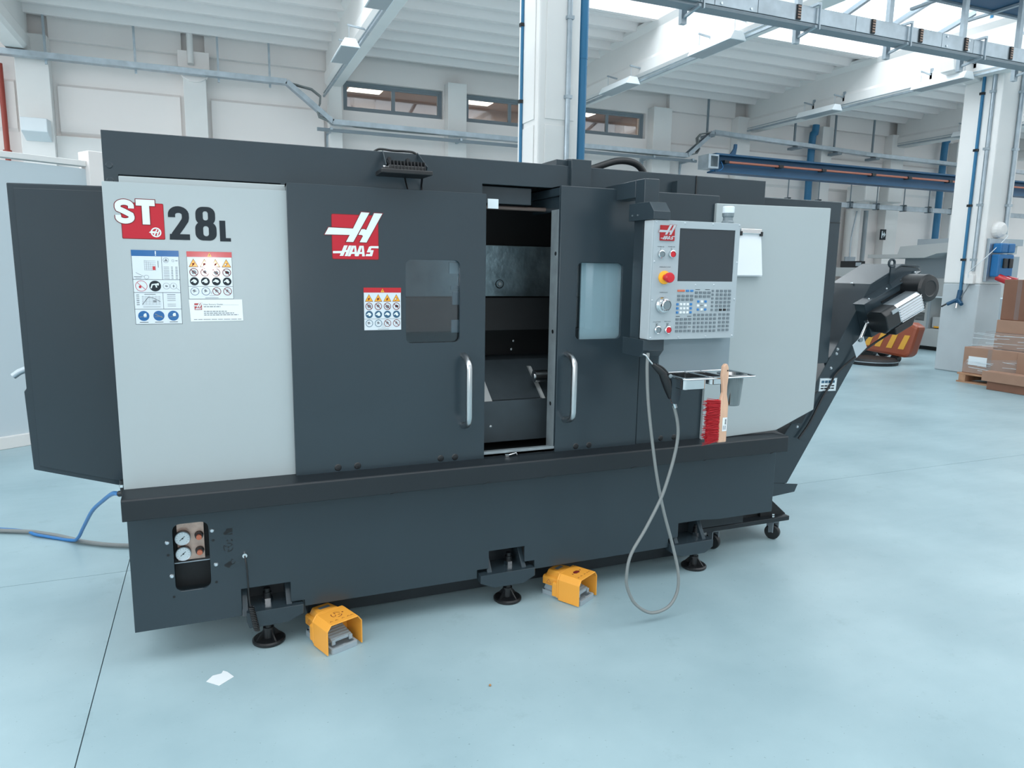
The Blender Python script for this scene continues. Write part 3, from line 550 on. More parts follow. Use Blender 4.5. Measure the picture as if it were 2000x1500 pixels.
MB().prism([(2.160, 1.803), (2.850, 1.812), (2.846, 0.800), (2.634, 0.718), (2.604, 0.708), (2.150, 0.692)], 'y', 2.765, 2.783).build('right_panel', 'white', lathe, 0.003)
MB().box(2.2, 2.80, 2.80, 3.0, 0.9, 1.80).build('right_panel_frame', 'dark', lathe)
# --- top cover
tc = MB().prism([(-0.315, 1.937), (-0.315, 1.750), (-0.270, 1.750), (-0.270, 1.792), (0.262, 1.792), (0.262, 1.76), (1.06, 1.76), (1.06, 1.838), (1.42, 1.838), (1.42, 1.80), (2.534, 1.80), (2.534, 1.934)], 'y', 2.88, 2.895).build('top_cover', 'dark', lathe, 0.002)
MB().box(-0.27, 0.262, 2.90, 2.91, 1.76, 1.80).build('cover_gap', 'matteblack', lathe)
for z in (1.822, 1.772): MB().lathe([(0, -0.003), (0.009, -0.0025), (0.012, 0.0)], (-0.296, 2.88, z), (0, 1, 0), 12).build('screw_cap', 'dark', tc)
MB().box(2.12, 2.126, 2.876, 2.881, 1.84, 1.934).build('cover_seam', 'black', tc)
rh = MB().box(2.30, 3.165, 3.00, 3.02, 1.00, 1.872).box(2.30, 3.165, 3.02, 3.70, 1.86, 1.872).box(3.155, 3.165, 3.02, 3.70, 1.2, 1.86).build('rear_housing', 'dark', lathe, 0.002)
MB().box(2.80, 3.165, 2.998, 3.0, 1.762, 1.765).build('housing_seam', 'black', rh)
ab = MB().prism([(2.86, 1.84), (2.86, 1.962), (2.90, 1.968), (3.10, 1.968), (3.10, 1.84)], 'x', 1.46, 1.556).box(1.405, 1.46, 2.90, 3.10, 1.84, 1.962).build('cable_tower', 'dark', lathe, 0.002)
MB().tube(bez([(1.55, 2.98, 1.93), (1.62, 2.98, 1.945), (1.74, 2.98, 1.985), (1.82, 2.98, 1.99), (1.875, 2.98, 1.97), (1.91, 2.98, 1.92), (1.915, 2.98, 1.86)], 6), 0.016, 10).build('top_conduit', 'black', lathe)
MB().box(1.072, 1.119, 2.846, 2.852, 1.737, 1.776).build('white_tag', 'wprint', lathe, 0.001)
# --- left rear cabinet
cb = MB().prism([(-0.643, 1.766), (-0.640, 1.03), (-0.648, 1.02), (-0.640, 0.722), (-0.300, 0.612), (-0.300, 1.772)], 'y', 3.10, 3.70).build('side_cabinet', 'dark', lathe, 0.003)
MB().prism([(-0.622, 1.750), (-0.619, 0.735), (-0.302, 0.632), (-0.302, 1.754)], 'y', 3.094, 3.10).build('cabinet_door', 'dark', cb, 0.002)
MB().tube([(-0.64, 3.16, 1.098), (-0.67, 3.16, 1.085), (-0.69, 3.16, 1.07)], 0.012, 8).build('latch', 'zinc', cb)
# --- interior seen between the doors
iw = MB(); iw.box(0.30, 2.0, 3.42, 3.45, 0.7, 1.9).box(0.28, 0.30, 2.90, 3.45, 0.7, 1.75).box(0.30, 2.0, 2.88, 3.45, 0.66, 0.68); iw.build('work_chamber', 'matteblack', lathe)
MB().box(1.05, 1.30, 2.92, 3.0, 1.765, 1.835).build('door_track_cover', 'dark', lathe, 0.002); MB().tube([(1.05, 2.96, 1.752), (1.40, 2.96, 1.752)], 0.009, 8).build('guide_rod', 'rod', lathe)
MB().hexa([(0.55, 3.24, 1.36), (1.95, 3.24, 1.36), (1.95, 3.36, 1.36), (0.55, 3.36, 1.36), (0.55, 3.20, 1.60), (1.95, 3.20, 1.60), (1.95, 3.38, 1.60), (0.55, 3.38, 1.60)]).build('headstock_shield', 'scratched', lathe, 0.003)
MB().lathe([(0.0, -0.004), (0.008, -0.004), (0.009, 0.0)], (1.28, 3.228, 1.42), (0, 1, 0), 12).build('shield_bolt', 'steel', lathe); MB().lathe([(0.018, -0.001), (0.020, -0.003), (0.022, 0.0)], (1.28, 3.228, 1.42), (0, 1, 0), 16).build('shield_washer', 'matteblack', lathe)
MB().hexa([(0.55, 3.20, 1.20), (1.95, 3.20, 1.20), (1.95, 3.40, 1.20), (0.55, 3.40, 1.20), (0.55, 3.235, 1.355), (1.95, 3.235, 1.355), (1.95, 3.40, 1.355), (0.55, 3.40, 1.355)]).build('turret_block', 'matteblack', lathe, 0.003)
MB().hexa([(0.6, 2.99, 0.905), (1.95, 2.99, 0.905), (1.95, 3.35, 0.905), (0.6, 3.35, 0.905), (0.6, 3.20, 1.06), (1.95, 3.20, 1.06), (1.95, 3.38, 1.06), (0.6, 3.38, 1.06)]).build('bed_cover', 'cavity', lathe, 0.003)
MB().box(0.6, 1.95, 2.965, 3.35, 0.715, 0.904).build('bed_front', 'cavity', lathe, 0.002)
for x, wd in ((1.10, 0.05), (1.398, 0.015)): m = MB(); m.hexa([(x, 2.965, 0.90), (x + wd, 2.965, 0.90), (x + wd, 2.985, 0.90), (x, 2.985, 0.90), (x, 3.14, 1.03), (x + wd, 3.14, 1.03), (x + wd, 3.16, 1.03), (x, 3.16, 1.03)]); m.build('way_wiper', 'mgrey', lathe)  # pale paint stands in for light catching the steel wipers
MB().cyl((1.60, 3.02, 1.0), (1.375, 3.02, 1.0), 0.028, 20).cyl((1.385, 3.02, 1.0), (1.37, 3.02, 1.0), 0.020, 16, 0.016).build('tailstock_quill', 'steel', lathe)
for x, z in ((1.14, 0.79), (1.16, 1.12), (1.17, 1.10), (1.34, 1.15), (1.33, 1.11)): MB().lathe([(0, -0.004), (0.006, -0.003), (0.007, 0)], (x, 2.965 if z < 0.9 else 3.19, z), (0, 1, 0), 10).build('inner_bolt', 'steel', lathe)
MB().box(1.155, 1.18, 3.395, 3.41, 1.185, 1.205).build('brass_fitting', 'copper', lathe)
sl = MB().box(1.041, 1.376, 2.788, 2.85, 0.700, 0.712).box(1.041, 1.376, 2.788, 2.793, 0.700, 0.722).build('door_sill', 'jamb', lathe, 0.001); MB().tube([(1.15, 2.775, 0.703), (1.185, 2.772, 0.712), (1.19, 2.775, 0.702)], 0.004, 8).box(1.135, 1.152, 2.77, 2.786, 0.698, 0.708).build('door_catch', 'chrome', sl)
# --- air panel in the base window
ap = MB().box(-0.155, -0.063, 2.835, 2.842, 0.395, 0.545).build('air_panel', 'plate', lathe)
MB().box(-0.168, -0.046, 2.86, 2.87, 0.28, 0.56).build('recess_back', 'matteblack', lathe); MB().box(-0.168, -0.046, 2.825, 2.86, 0.388, 0.391).build('recess_shelf', 'zinc', lathe)
for z in (0.488, 0.428):
    m = MB().cyl((-0.136, 2.835, z), (-0.136, 2.815, z), 0.026, 24); m.lathe([(0.026, 0.0), (0.0275, -0.004), (0.026, -0.008), (0.023, -0.006)], (-0.136, 2.818, z), (0, 1, 0), 24, 1); gd = m.build('gauge', ['black', 'zinc'], ap)
    dd = Decal(2.8125); dd.p(circ(-0.136, z, 0.0238, 24), 0, 0); dd.st([(-0.146, z - 0.008), (-0.128, z + 0.008)], 0.0022, 1, 1); dd.p(circ(-0.136, z, 0.003, 10), 1, 2)
    for a in range(-45, 226, 27): dd.st([(-0.136 + 0.018 * math.cos(math.radians(a)), z + 0.018 * math.sin(math.radians(a))), (-0.136 + 0.021 * math.cos(math.radians(a)), z + 0.021 * math.sin(math.radians(a)))], 0.001, 1, 1)
    o = dd.build('gauge_dial', ['dial', 'kprint'], ap, recalc=False)
    MB().cyl((-0.080, 2.835, z), (-0.080, 2.818, z), 0.016, 16, 0.014).build('regulator', 'black', ap); m = MB().cyl((-0.080, 2.818, z - 0.001), (-0.080, 2.808, z - 0.002), 0.010, 14); m.build('regulator_knob', 'copper', ap)
# --- coil cord hanging from the base
m = MB().cyl((0.076, 2.80, 0.401), (0.076, 2.782, 0.401), 0.009, 12); m.build('cord_socket', 'chrome', lathe)
m = MB().tube(bez([(0.076, 2.782, 0.40), (0.079, 2.772, 0.375), (0.082, 2.77, 0.33), (0.084, 2.768, 0.24), (0.087, 2.766, 0.205)]), 0.0035, 8); hel = [(0.09 + 0.018 * k / 160 + 0.0085 * math.cos(k * 0.55), 2.766 + 0.0085 * math.sin(k * 0.55), 0.20 - 0.10 * k / 160) for k in range(161)]; m.tube(hel, 0.003, 6); m.build('coil_cord', 'black', lathe)
# --- levelling feet
def foot(cx, fx, zt, lw, rw):
    """cx bracket centre, fx pad centre, lw/rw wing reach"""
    fb = MB(); hw = 0.082
    for s in (-1, 1): fb.hexa([(cx + s * hw - 0.011, 2.785, 0.155), (cx + s * hw + 0.011, 2.785, 0.155), (cx + s * hw + 0.011, 2.92, 0.155), (cx + s * hw - 0.011, 2.92, 0.155), (cx + s * hw - 0.011, 2.86, zt), (cx + s * hw + 0.011, 2.86, zt), (cx + s * hw + 0.011, 2.92, zt), (cx + s * hw - 0.011, 2.92, zt)])
    fb.prism([(cx - lw, 0.172), (cx - lw, 0.135), (cx - 0.07, 0.108), (cx + 0.075, 0.108), (cx + rw, 0.135), (cx + rw, 0.172)], 'y', 2.775, 2.92); b = fb.build('foot_bracket', 'dark', lathe, 0.003)
    MB().box(cx - 0.09, cx + 0.09, 2.92, 2.96, 0.11, 0.30).build('bracket_web', 'darker', b)
    MB().cyl((fx, 2.855, 0.03), (fx, 2.855, 0.228), 0.012, 14).build('levelling_bolt', 'black', b); MB().cyl((fx, 2.855, 0.172), (fx, 2.855, 0.19), 0.021, 6, sm=False).build('lock_nut', 'chrome', b); MB().cyl((fx, 2.855, 0.19), (fx, 2.855, 0.212), 0.016, 12).build('washer', 'black', b)
    p = MB().lathe([(0, 0.0), (0.060, 0.0), (0.064, 0.004), (0.064, 0.012), (0.058, 0.017), (0.024, 0.020), (0.021, 0.062), (0.0, 0.062)], (fx, 2.86, 0), (0, 0, 1), 28).build('foot_pad', 'black', b)
    m = MB()
    for k in range(4):
        a = math.radians(25 + 90 * k); c_, s_ = math.cos(a), math.sin(a); n_ = Vector((-s_, c_, 0)) * 0.003; q0 = Vector((fx + 0.018 * c_, 2.86 + 0.018 * s_, 0.017)); q1 = Vector((fx + 0.056 * c_, 2.86 + 0.056 * s_, 0.017)); q2 = Vector((fx + 0.018 * c_, 2.86 + 0.018 * s_, 0.058)); q3 = Vector((fx + 0.05 * c_, 2.86 + 0.05 * s_, 0.022))
        m.hexa([q0 - n_, q1 - n_, q1 + n_, q0 + n_, q2 - n_, q3 - n_, q3 + n_, q2 + n_])
    m.build('pad_ribs', 'black', b)
foot(0.151, 0.155, 0.255, 0.078, 0.135); foot(1.162, 1.192, 0.262, 0.132, 0.128); foot(2.146, 2.222, 0.264, 0.125, 0.122)
m = MB().tube(bez([(0.35, 3.0, 0.06), (0.8, 3.02, 0.07), (1.3, 3.0, 0.06)]), 0.02, 8)
for k in range(60): x = 0.36 + k * 0.0155; m.lathe([(0.020, -0.003), (0.026, 0.0), (0.020, 0.003)], (x, 3.0 + 0.01 * math.sin(k / 19), 0.06 + 0.008 * math.sin(k / 20)), (1, 0, 0), 8)
m.build('corrugated_conduit', 'black', lathe)
# ================================================================ CONTROL PENDANT
cp = thing('control_pendant', 'light grey control panel with dark screen, keypad and red emergency button', 'control panel', (1.83, 2.5, 1.22))
PX0, PX1, PZ0, PZ1, PF = 1.619, 2.040, 1.219, 1.693, 2.45
MB().box(PX0, PX1, PF + 0.004, 2.522, PZ0, PZ1).build('housing', 'pendside', cp, 0.004)
fc = MB().prism([rrect(PX0 + 0.001, PX1 - 0.001, PZ0 + 0.001, PZ1 - 0.001, 0.003, 2), rect(1.7415, 2.0155, 1.4545, 1.6635)], 'y', PF, PF + 0.006).build('face_plate', 'pend', cp, 0.001)
MB().box(1.7415, 2.0155, PF + 0.003, PF + 0.008, 1.4545, 1.6635).build('screen', 'screen', cp)
for x, z in ((1.6284, 1.684), (1.765, 1.684), (1.901, 1.685), (2.0345, 1.6855), (1.6275, 1.5315), (2.0335, 1.534), (1.831, 1.4405), (1.923, 1.441), (1.6262, 1.379), (2.0322, 1.382), (1.6262, 1.2285), (1.7593, 1.2285), (1.8953, 1.2297), (2.031, 1.2298)):
    MB().lathe([(0, -0.0026), (0.003, -0.002), (0.0042, 0.0)], (x, PF, z), (0, 1, 0), 10).build('screw', 'alu', cp)
d = Decal(PF - 0.004); logo(d, 1.6475, 1.6135, 0.066, 0.058, 0, 1, 2); bd = MB().prism(rrect(1.6467, 1.7145, 1.6127, 1.6725, 0.002, 2), 'y', PF - 0.004, PF).build('badge', 'badge', cp); d.build('badge_print', ['badge', 'alu', 'badge'], bd, recalc=False)
d = Decal(PF)
for s, x, z, w in (('POWER ON', 1.6545, 1.587, 0.030), ('POWER OFF', 1.7048, 1.588, 0.032), ('EMERGENCY STOP', 1.6791, 1.508, 0.052), ('HANDLE JOG', 1.6777, 1.408, 0.038), ('CYCLE START', 1.6525, 1.290, 0.037), ('FEED HOLD', 1.7035, 1.291, 0.031)): d.txt(s, x, z, 0.0042, 0, 0, w, True)
d.p(rect(1.6538, 1.6549, 1.577, 1.584), 0); d.ring(1.7045, 1.5805, 0.0034, 0.0009, 0); 
for x in (1.6525, 1.7035): d.p([rect(x - 0.006, x + 0.006, 1.2755, 1.286), list(reversed(rect(x - 0.0052, x + 0.0052, 1.2763, 1.2852)))], 0); d.p(rect(x - 0.0015, x + 0.0015, 1.278, 1.284), 0)
d.p(rect(1.8307, 1.854, 1.4205, 1.4225), 0); d.p(rect(1.880, 1.9037, 1.4205, 1.4225), 0); d.p(rect(1.7415, 1.762, 1.3120, 1.3142), 0); d.p(rect(1.797, 1.8178, 1.3120, 1.3142), 0)
d.build('panel_lettering', 'kprint', fc, recalc=False)
def button(x, z, m):
    b = MB().lathe([(0.0155, 0.0), (0.0155, -0.010), (0.0125, -0.012), (0.0118, -0.008)], (x, PF, z), (0, 1, 0), 20).build('push_button', 'chrome', cp); MB().lathe([(0.0118, -0.004), (0.0115, -0.010), (0, -0.0105)], (x, PF, z), (0, 1, 0), 20).build('button_cap', m, b)
button(1.6554, 1.560, 'btngrey'); button(1.7066, 1.561, 'btnred'); button(1.6547, 1.2606, 'btngrey'); button(1.7037, 1.2597, 'btnred')
es = MB().lathe([(0.0265, 0.0), (0.0265, -0.006), (0.015, -0.010), (0, -0.010)], (1.676, PF, 1.4688), (0, 1, 0), 24).build('emergency_stop', 'estopy', cp); MB().lathe([(0.012, -0.008), (0.013, -0.022), (0.0195, -0.030), (0.0205, -0.042), (0.017, -0.049), (0, -0.050)], (1.676, PF, 1.4688), (0, 1, 0), 24).build('stop_button', 'btnred', es)
jw = MB().lathe([(0.0335, 0.0), (0.0335, -0.012), (0.029, -0.020), (0.024, -0.022), (0.0225, -0.034), (0.019, -0.038), (0.0175, -0.034), (0, -0.033)], (1.673, PF, 1.3598), (0, 1, 0), 32).build('jog_wheel', 'chrome', cp)
MB().lathe([(0.017, -0.0335), (0.016, -0.036), (0, -0.0365)], (1.673, PF, 1.3598), (0, 1, 0), 24).build('jog_cap', 'btngrey', jw)
keys = {k: MB() for k in ('key', 'keyw', 'keyo', 'keyb', 'black')}
def kk(m, x, z, w=0.0145, h=0.0095): keys[m].hexa([(x - w / 2, PF, z - h / 2), (x + w / 2, PF, z - h / 2), (x + w / 2, PF, z + h / 2), (x - w / 2, PF, z + h / 2), (x - w / 2 + 0.001, PF - 0.0035, z - h / 2 + 0.001), (x + w / 2 - 0.001, PF - 0.0035, z - h / 2 + 0.001), (x + w / 2 - 0.001, PF - 0.0035, z + h / 2 - 0.001), (x - w / 2 + 0.001, PF - 0.0035, z + h / 2 - 0.001)])
def grid(m, xa, xb, za, zb, nx, nz, w, h, skip=()):
    for i in range(nx):
        for j in range(nz):
            if (i, j) not in skip: kk(m, xa + (xb - xa) * i / max(1, nx - 1), za + (zb - za) * j / max(1, nz - 1), w, h)
kk('keyo', 1.761, 1.4165, 0.035, 0.0085); kk('keyb', 1.7923, 1.4163, 0.0145, 0.0085); kk('keyb', 1.8134, 1.4163, 0.0145, 0.0085)
grid('key', 1.7513, 1.8140, 1.3957, 1.381, 4, 2, 0.0145, 0.0095); grid('key', 1.8366, 1.8991, 1.4093, 1.3935, 4, 2, 0.0145, 0.0095); grid('key', 1.9181, 1.9165, 1.4166, 1.3386, 1, 6, 0.010, 0.0085)
grid('key', 1.9414, 2.0037, 1.4166, 1.3382, 4, 6, 0.0135, 0.0095, ((1, 5), (2, 5))); kk('black', 1.9622, 1.3382, 0.0135, 0.0095); kk('black', 1.983, 1.3382, 0.0135, 0.0095)
for j in range(3):
    z = 1.3619 - 0.01645 * j
    for i in range(5): kk('keyb' if i in (0, 4) else 'keyw', 1.7469 + 0.01645 * i, z, 0.0105, 0.0095)
for i in range(3):
    for j in range(3):
        if (i, j) != (1, 1): kk('keyw' if (i + j) % 2 else 'keyb', 1.8483 + 0.0183 * i, 1.3727 - 0.0163 * j, 0.0105, 0.0095)
kk('black', 1.8666, 1.3567, 0.014, 0.0015); kk('black', 1.811, 1.2695, 0.014, 0.0015)
grid('key', 1.7492, 1.8106, 1.3014, 1.2535, 4, 4, 0.0145, 0.0095, ((3, 2),)); grid('key', 1.8337, 1.9354, 1.3183, 1.252, 6, 5, 0.0125, 0.0095); grid('key', 1.9608, 2.0029, 1.3191, 1.2542, 3, 5, 0.0135, 0.0095)
for m, mb in keys.items(): mb.build('keypad', m, fc, 0, 'stuff')
# arm, brackets and back sheet
MB().box(1.64, 1.709, 2.56, 2.63, 1.14, 1.862).hexa([(1.64, 2.63, 1.79), (1.709, 2.63, 1.79), (1.709, 3.05, 1.79), (1.64, 3.05, 1.79), (1.64, 2.63, 1.862), (1.709, 2.63, 1.862), (1.709, 3.05, 1.853), (1.64, 3.05, 1.853)]).build('support_arm', 'dark', cp, 0.003)
ub = MB().prism([(2.445, 1.694), (2.445, 1.725), (2.48, 1.763), (2.63, 1.763), (2.63, 1.694)], 'x', 1.612, 1.690).build('upper_bracket', 'dark', cp, 0.002)
for y in (2.56, 2.60): MB().cyl((1.612, y, 1.715), (1.609, y, 1.715), 0.003, 8).build('rivet', 'alu', ub)
MB().prism([(2.47, 1.218), (2.47, 1.175), (2.50, 1.145), (2.63, 1.145), (2.63, 1.218)], 'x', 1.606, 1.706).build('lower_bracket', 'dark', cp, 0.002)
MB().box(1.715, 2.075, 2.512, 2.52, 1.07, 1.222).build('back_sheet', 'backsheet', cp, 0.001)
bc = MB().lathe([(0.025, 0.0), (0.025, 0.006), (0.021, 0.012), (0.020, 0.024), (0.024, 0.030), (0.0245, 0.042), (0, 0.042)], (2.005, 2.49, 1.693), (0, 0, 1), 20).build('beacon_base', 'btngrey', cp); MB().lathe([(0.0235, 0.042), (0.0245, 0.045), (0.0245, 0.066), (0.022, 0.070), (0, 0.071)], (2.005, 2.49, 1.693), (0, 0, 1), 20).build('beacon_lens', 'wprint', bc)
# ================================================================ TRAY, CUP, BRUSH, AIR GUN
tr = thing('tool_tray', 'stainless wire rack with pans hanging under the control panel', 'tray', (1.86, 2.42, 1.05))
TZ = 1.075
m = MB(); loop = [(p[0], p[1], TZ) for p in rrect(1.70, 2.055, 2.305, 2.50, 0.02, 4)]; m.tube(loop, 0.004, 8, closed=True)
for x in (1.835, 1.915): m.tube([(x, 2.305, TZ), (x, 2.50, TZ)], 0.003, 6)
for k in range(7): m.tube([(1.715 + 0.017 * k, 2.31, TZ - 0.004), (1.722 + 0.017 * k, 2.345, TZ - 0.004)], 0.0018, 6)
m.build('wire_frame', 'chrome', tr)
def pan(x0, x1, y0, y1, z0, z1, nm):
    t = 0.0015; MB().prism([rrect(x0, x1, y0, y1, 0.015), list(reversed(rrect(x0 + t, x1 - t, y0 + t, y1 - t, 0.0135)))], 'z', z0, z1).prism(rrect(x0, x1, y0, y1, 0.015), 'z', z0, z0 + t).prism([rrect(x0 - 0.008, x1 + 0.008, y0 - 0.008, y1 + 0.008, 0.018), list(reversed(rrect(x0, x1, y0, y1, 0.015)))], 'z', z1, z1 + t).build(nm, 'chrome', tr)
pan(1.715, 1.825, 2.33, 2.47, 1.03, TZ + 0.002, 'wide_pan'); pan(1.845, 1.905, 2.335, 2.46, 1.045, TZ + 0.002, 'small_pan')
m = MB().lathe([(0.0, 0.0), (0.036, 0.0), (0.039, 0.006), (0.048, 0.128), (0.062, 0.130), (0.062, 0.133), (0.047, 0.132), (0.038, 0.008), (0.0, 0.005)], (1.995, 2.39, 0.945), (0, 0, 1), 32)
for i in range(len(m.sm)): m.sm[i] = True
m.build('steel_cup', 'cup', tr)
MB().prism(rect(1.695, 1.738, 1.0, TZ) [:2] + [] if False else ([(1.695, TZ), (1.695, 0.985)] + arc(1.7165, 0.985, 0.0215, 180, 360, 8) + [(1.738, TZ)]), 'y', 2.385, 2.388).build('hook_plate', 'dark', tr); MB().cyl((1.722, 2.3845, 1.035), (1.722, 2.382, 1.035), 0.005, 10).build('rivet', 'alu', tr)
bh = thing('hand_brush', 'wooden hand brush with red bristles hanging from the steel tray', 'brush', (1.905, 2.31, 0.82))
by = 2.292; H = [(1.873, 1.135), (1.863, 1.125), (1.860, 1.085), (1.867, 1.045), (1.869, 1.02), (1.859, 0.985), (1.857, 0.965), (1.857, 0.815), (1.899, 0.815), (1.899, 0.975), (1.890, 1.01), (1.889, 1.045), (1.893, 1.085), (1.890, 1.12), (1.883, 1.135)]
MB().prism([(a, b) for a, b in H], 'y', by - 0.008, by + 0.008).build('handle', 'wood', bh, 0.004)
d = Decal(by - 0.008); d.p(rect(1.874, 1.896, 0.862, 0.918), 0, 1)
for k in range(9): d.p(rect(1.885, 1.893, 0.889 + k * 0.0026, 0.8902 + k * 0.0026 + 0.0006 * (k % 2)), 1, 2)
d.p(rect(1.878, 1.881, 0.868, 0.885), 2, 2); d.p(rect(1.886, 1.890, 0.868, 0.885), 2, 2); d.p(circ(1.884, 1.108, 0.0035, 10), 1, 0); d.build('price_label', ['paper', 'kprint', 'thinprint'], bh, recalc=False)
m = MB(); rr = random.Random(5)
for k in range(30):
    for j in range(3):
        z = 0.822 + 0.165 * k / 29.0; y = by - 0.008 + 0.008 * j; L = 0.060 + rr.uniform(-0.014, 0.010); dz = rr.uniform(-0.012, 0.010)
        for q in range(4): yy = y + rr.uniform(-0.003, 0.003); zz = z + rr.uniform(-0.004, 0.004); m.cyl((1.859, yy, zz), (1.857 - L + rr.uniform(-0.004, 0.004), yy + rr.uniform(-0.004, 0.004), zz + dz + rr.uniform(-0.006, 0.006)), 0.0012, 4, 0.0008)
m.build('bristles', 'bristle', bh, 0, 'stuff'); MB().box(1.807, 1.857, by - 0.005, by + 0.010, 0.822, 0.985).build('bristle_core', 'bristle', bh)
ag = thing('air_gun', 'black air blow gun with bent nozzle and long grey looped hose', 'air gun', (1.70, 2.42, 0.98))
gy = 2.405; m = MB().tube([(1.612, gy, 1.128), (1.640, gy, 1.108), (1.668, gy, 1.085)], [0.008, 0.014, 0.017], 12); m.tube([(1.660, gy, 1.092), (1.676, gy, 1.066), (1.696, gy, 1.025), (1.712, gy, 0.990)], [0.016, 0.020, 0.020, 0.017], 12); m.build('body', 'black', ag)
MB().tube(bez([(1.563, gy, 1.170), (1.578, gy, 1.164), (1.592, gy, 1.148), (1.612, gy, 1.128)]), 0.0035, 8).build('nozzle', 'chrome', ag)
MB().tube(bez([(1.625, gy - 0.004, 1.128), (1.655, gy - 0.008, 1.112), (1.680, gy - 0.012, 1.088), (1.690, gy - 0.014, 1.078)]), 0.005, 8).build('trigger_lever', 'matteblack', ag); MB().sphere((1.688, gy - 0.016, 1.079), 0.009, 10).build('valve_knob', 'btngrey', ag)
MB().cyl((1.712, gy, 0.990), (1.722, gy, 0.968), 0.009, 12).build('fitting', 'copper', ag); MB().cyl((1.722, gy, 0.968), (1.731, gy, 0.945), 0.008, 12).build('crimp_sleeve', 'chrome', ag)
hp = [(1.726, 0.953), (1.748, 0.887), (1.756, 0.821), (1.744, 0.734), (1.715, 0.627), (1.687, 0.552), (1.624, 0.437), (1.560, 0.334), (1.544, 0.247), (1.558, 0.177), (1.602, 0.100), (1.682, 0.046), (1.770, 0.055), (1.816, 0.115), (1.818, 0.205), (1.792, 0.326), (1.740, 0.481), (1.700, 0.630), (1.669, 0.786), (1.641, 0.959), (1.629, 1.10), (1.632, 1.165)]
n = len(hp); hs = [(a, gy + 0.004 + (0.05 * (k / (n - 1)) if k > 8 else 0.012 * k / 8) + (0.012 if k >= 15 else 0), b) for k, (a, b) in enumerate(hp)]
MB().tube(bez(hs, 8), 0.0068, 10).build('hose', 'rubber', ag)
# clipboard on the light panel
cl = thing('clipboard', 'clipboard with blank white sheets hung on the light grey panel', 'clipboard', (2.35, 2.75, 1.58))
MB().box(2.262, 2.425, 2.757, 2.762, 1.475, 1.69).build('board', 'thinprint', cl, 0.001)
for k in range(3): MB().hexa([(2.262 + 0.002 * k, 2.752 - 0.004 - 0.004 * k, 1.474 + 0.003 * k), (2.432 - 0.002 * k, 2.748 - 0.004 * k, 1.474 + 0.003 * k), (2.432 - 0.002 * k, 2.749 - 0.004 * k, 1.474 + 0.003 * k), (2.262 + 0.002 * k, 2.753 - 0.004 - 0.004 * k, 1.474 + 0.003 * k), (2.268, 2.7555 - 0.0006 * k, 1.682), (2.416, 2.7555 - 0.0006 * k, 1.682), (2.416, 2.756 - 0.0006 * k, 1.682), (2.268, 2.756 - 0.0006 * k, 1.682)]).build('paper_sheet', 'paper', cl)
MB().box(2.29, 2.412, 2.744, 2.757, 1.672, 1.694).build('clip', 'chrome', cl, 0.002)
for x in (2.286, 2.406): MB().box(x, x + 0.012, 2.742, 2.756, 1.662, 1.682).build('clip_corner', 'black', cl, 0.001)
# ================================================================ FLOODLIGHT on the top cover
fd = thing('floodlight', 'small black finned floodlight bracketed to the machine top edge', 'floodlight', (0.70, 2.80, 1.84))
MB().hexa([(0.600, 2.70, 1.835), (0.796, 2.70, 1.835), (0.790, 2.83, 1.835), (0.606, 2.83, 1.835), (0.600, 2.70, 1.851), (0.796, 2.70, 1.851), (0.790, 2.83, 1.851), (0.606, 2.83, 1.851)]).build('front_frame', 'black', fd, 0.003)
MB().box(0.635, 0.775, 2.725, 2.80, 1.851, 1.868).build('body', 'black', fd, 0.003)
for k in range(11): x = 0.640 + 0.0132 * k; MB().prism([(2.718, 1.851), (2.728, 1.884), (2.79, 1.892), (2.80, 1.851)], 'x', x - 0.0012, x + 0.0012).build('cooling_fin', 'black', fd)
m = MB(); bar(m, (0.645, 2.878, 1.930), (0.632, 2.76, 1.862), 0.003, 0.022); bar(m, (0.783, 2.878, 1.930), (0.790, 2.76, 1.862), 0.003, 0.022); m.box(0.643, 0.786, 2.872, 2.879, 1.90, 1.932); m.build('bracket', 'dark', fd)
for x in (0.668, 0.742): MB().cyl((x, 2.872, 1.908), (x, 2.862, 1.908), 0.007, 8).build('bracket_bolt', 'black', fd)
MB().cyl((0.634, 2.758, 1.861), (0.618, 2.756, 1.863), 0.006, 8).build('side_bolt', 'chrome', fd)
m = MB().tube(bez([(0.615, 2.90, 1.935), (0.64, 2.90, 1.947), (0.69, 2.89, 1.943), (0.74, 2.89, 1.944), (0.775, 2.88, 1.938), (0.800, 2.87, 1.905), (0.80, 2.84, 1.87)]), 0.0045, 8); m.tube(bez([(0.72, 2.83, 1.84), (0.735, 2.86, 1.81), (0.752, 2.87, 1.775)]), 0.0035, 8); m.tube(bez([(0.79, 2.83, 1.84), (0.798, 2.87, 1.81), (0.805, 2.87, 1.77)]), 0.004, 8); m.build('cable', 'black', fd)
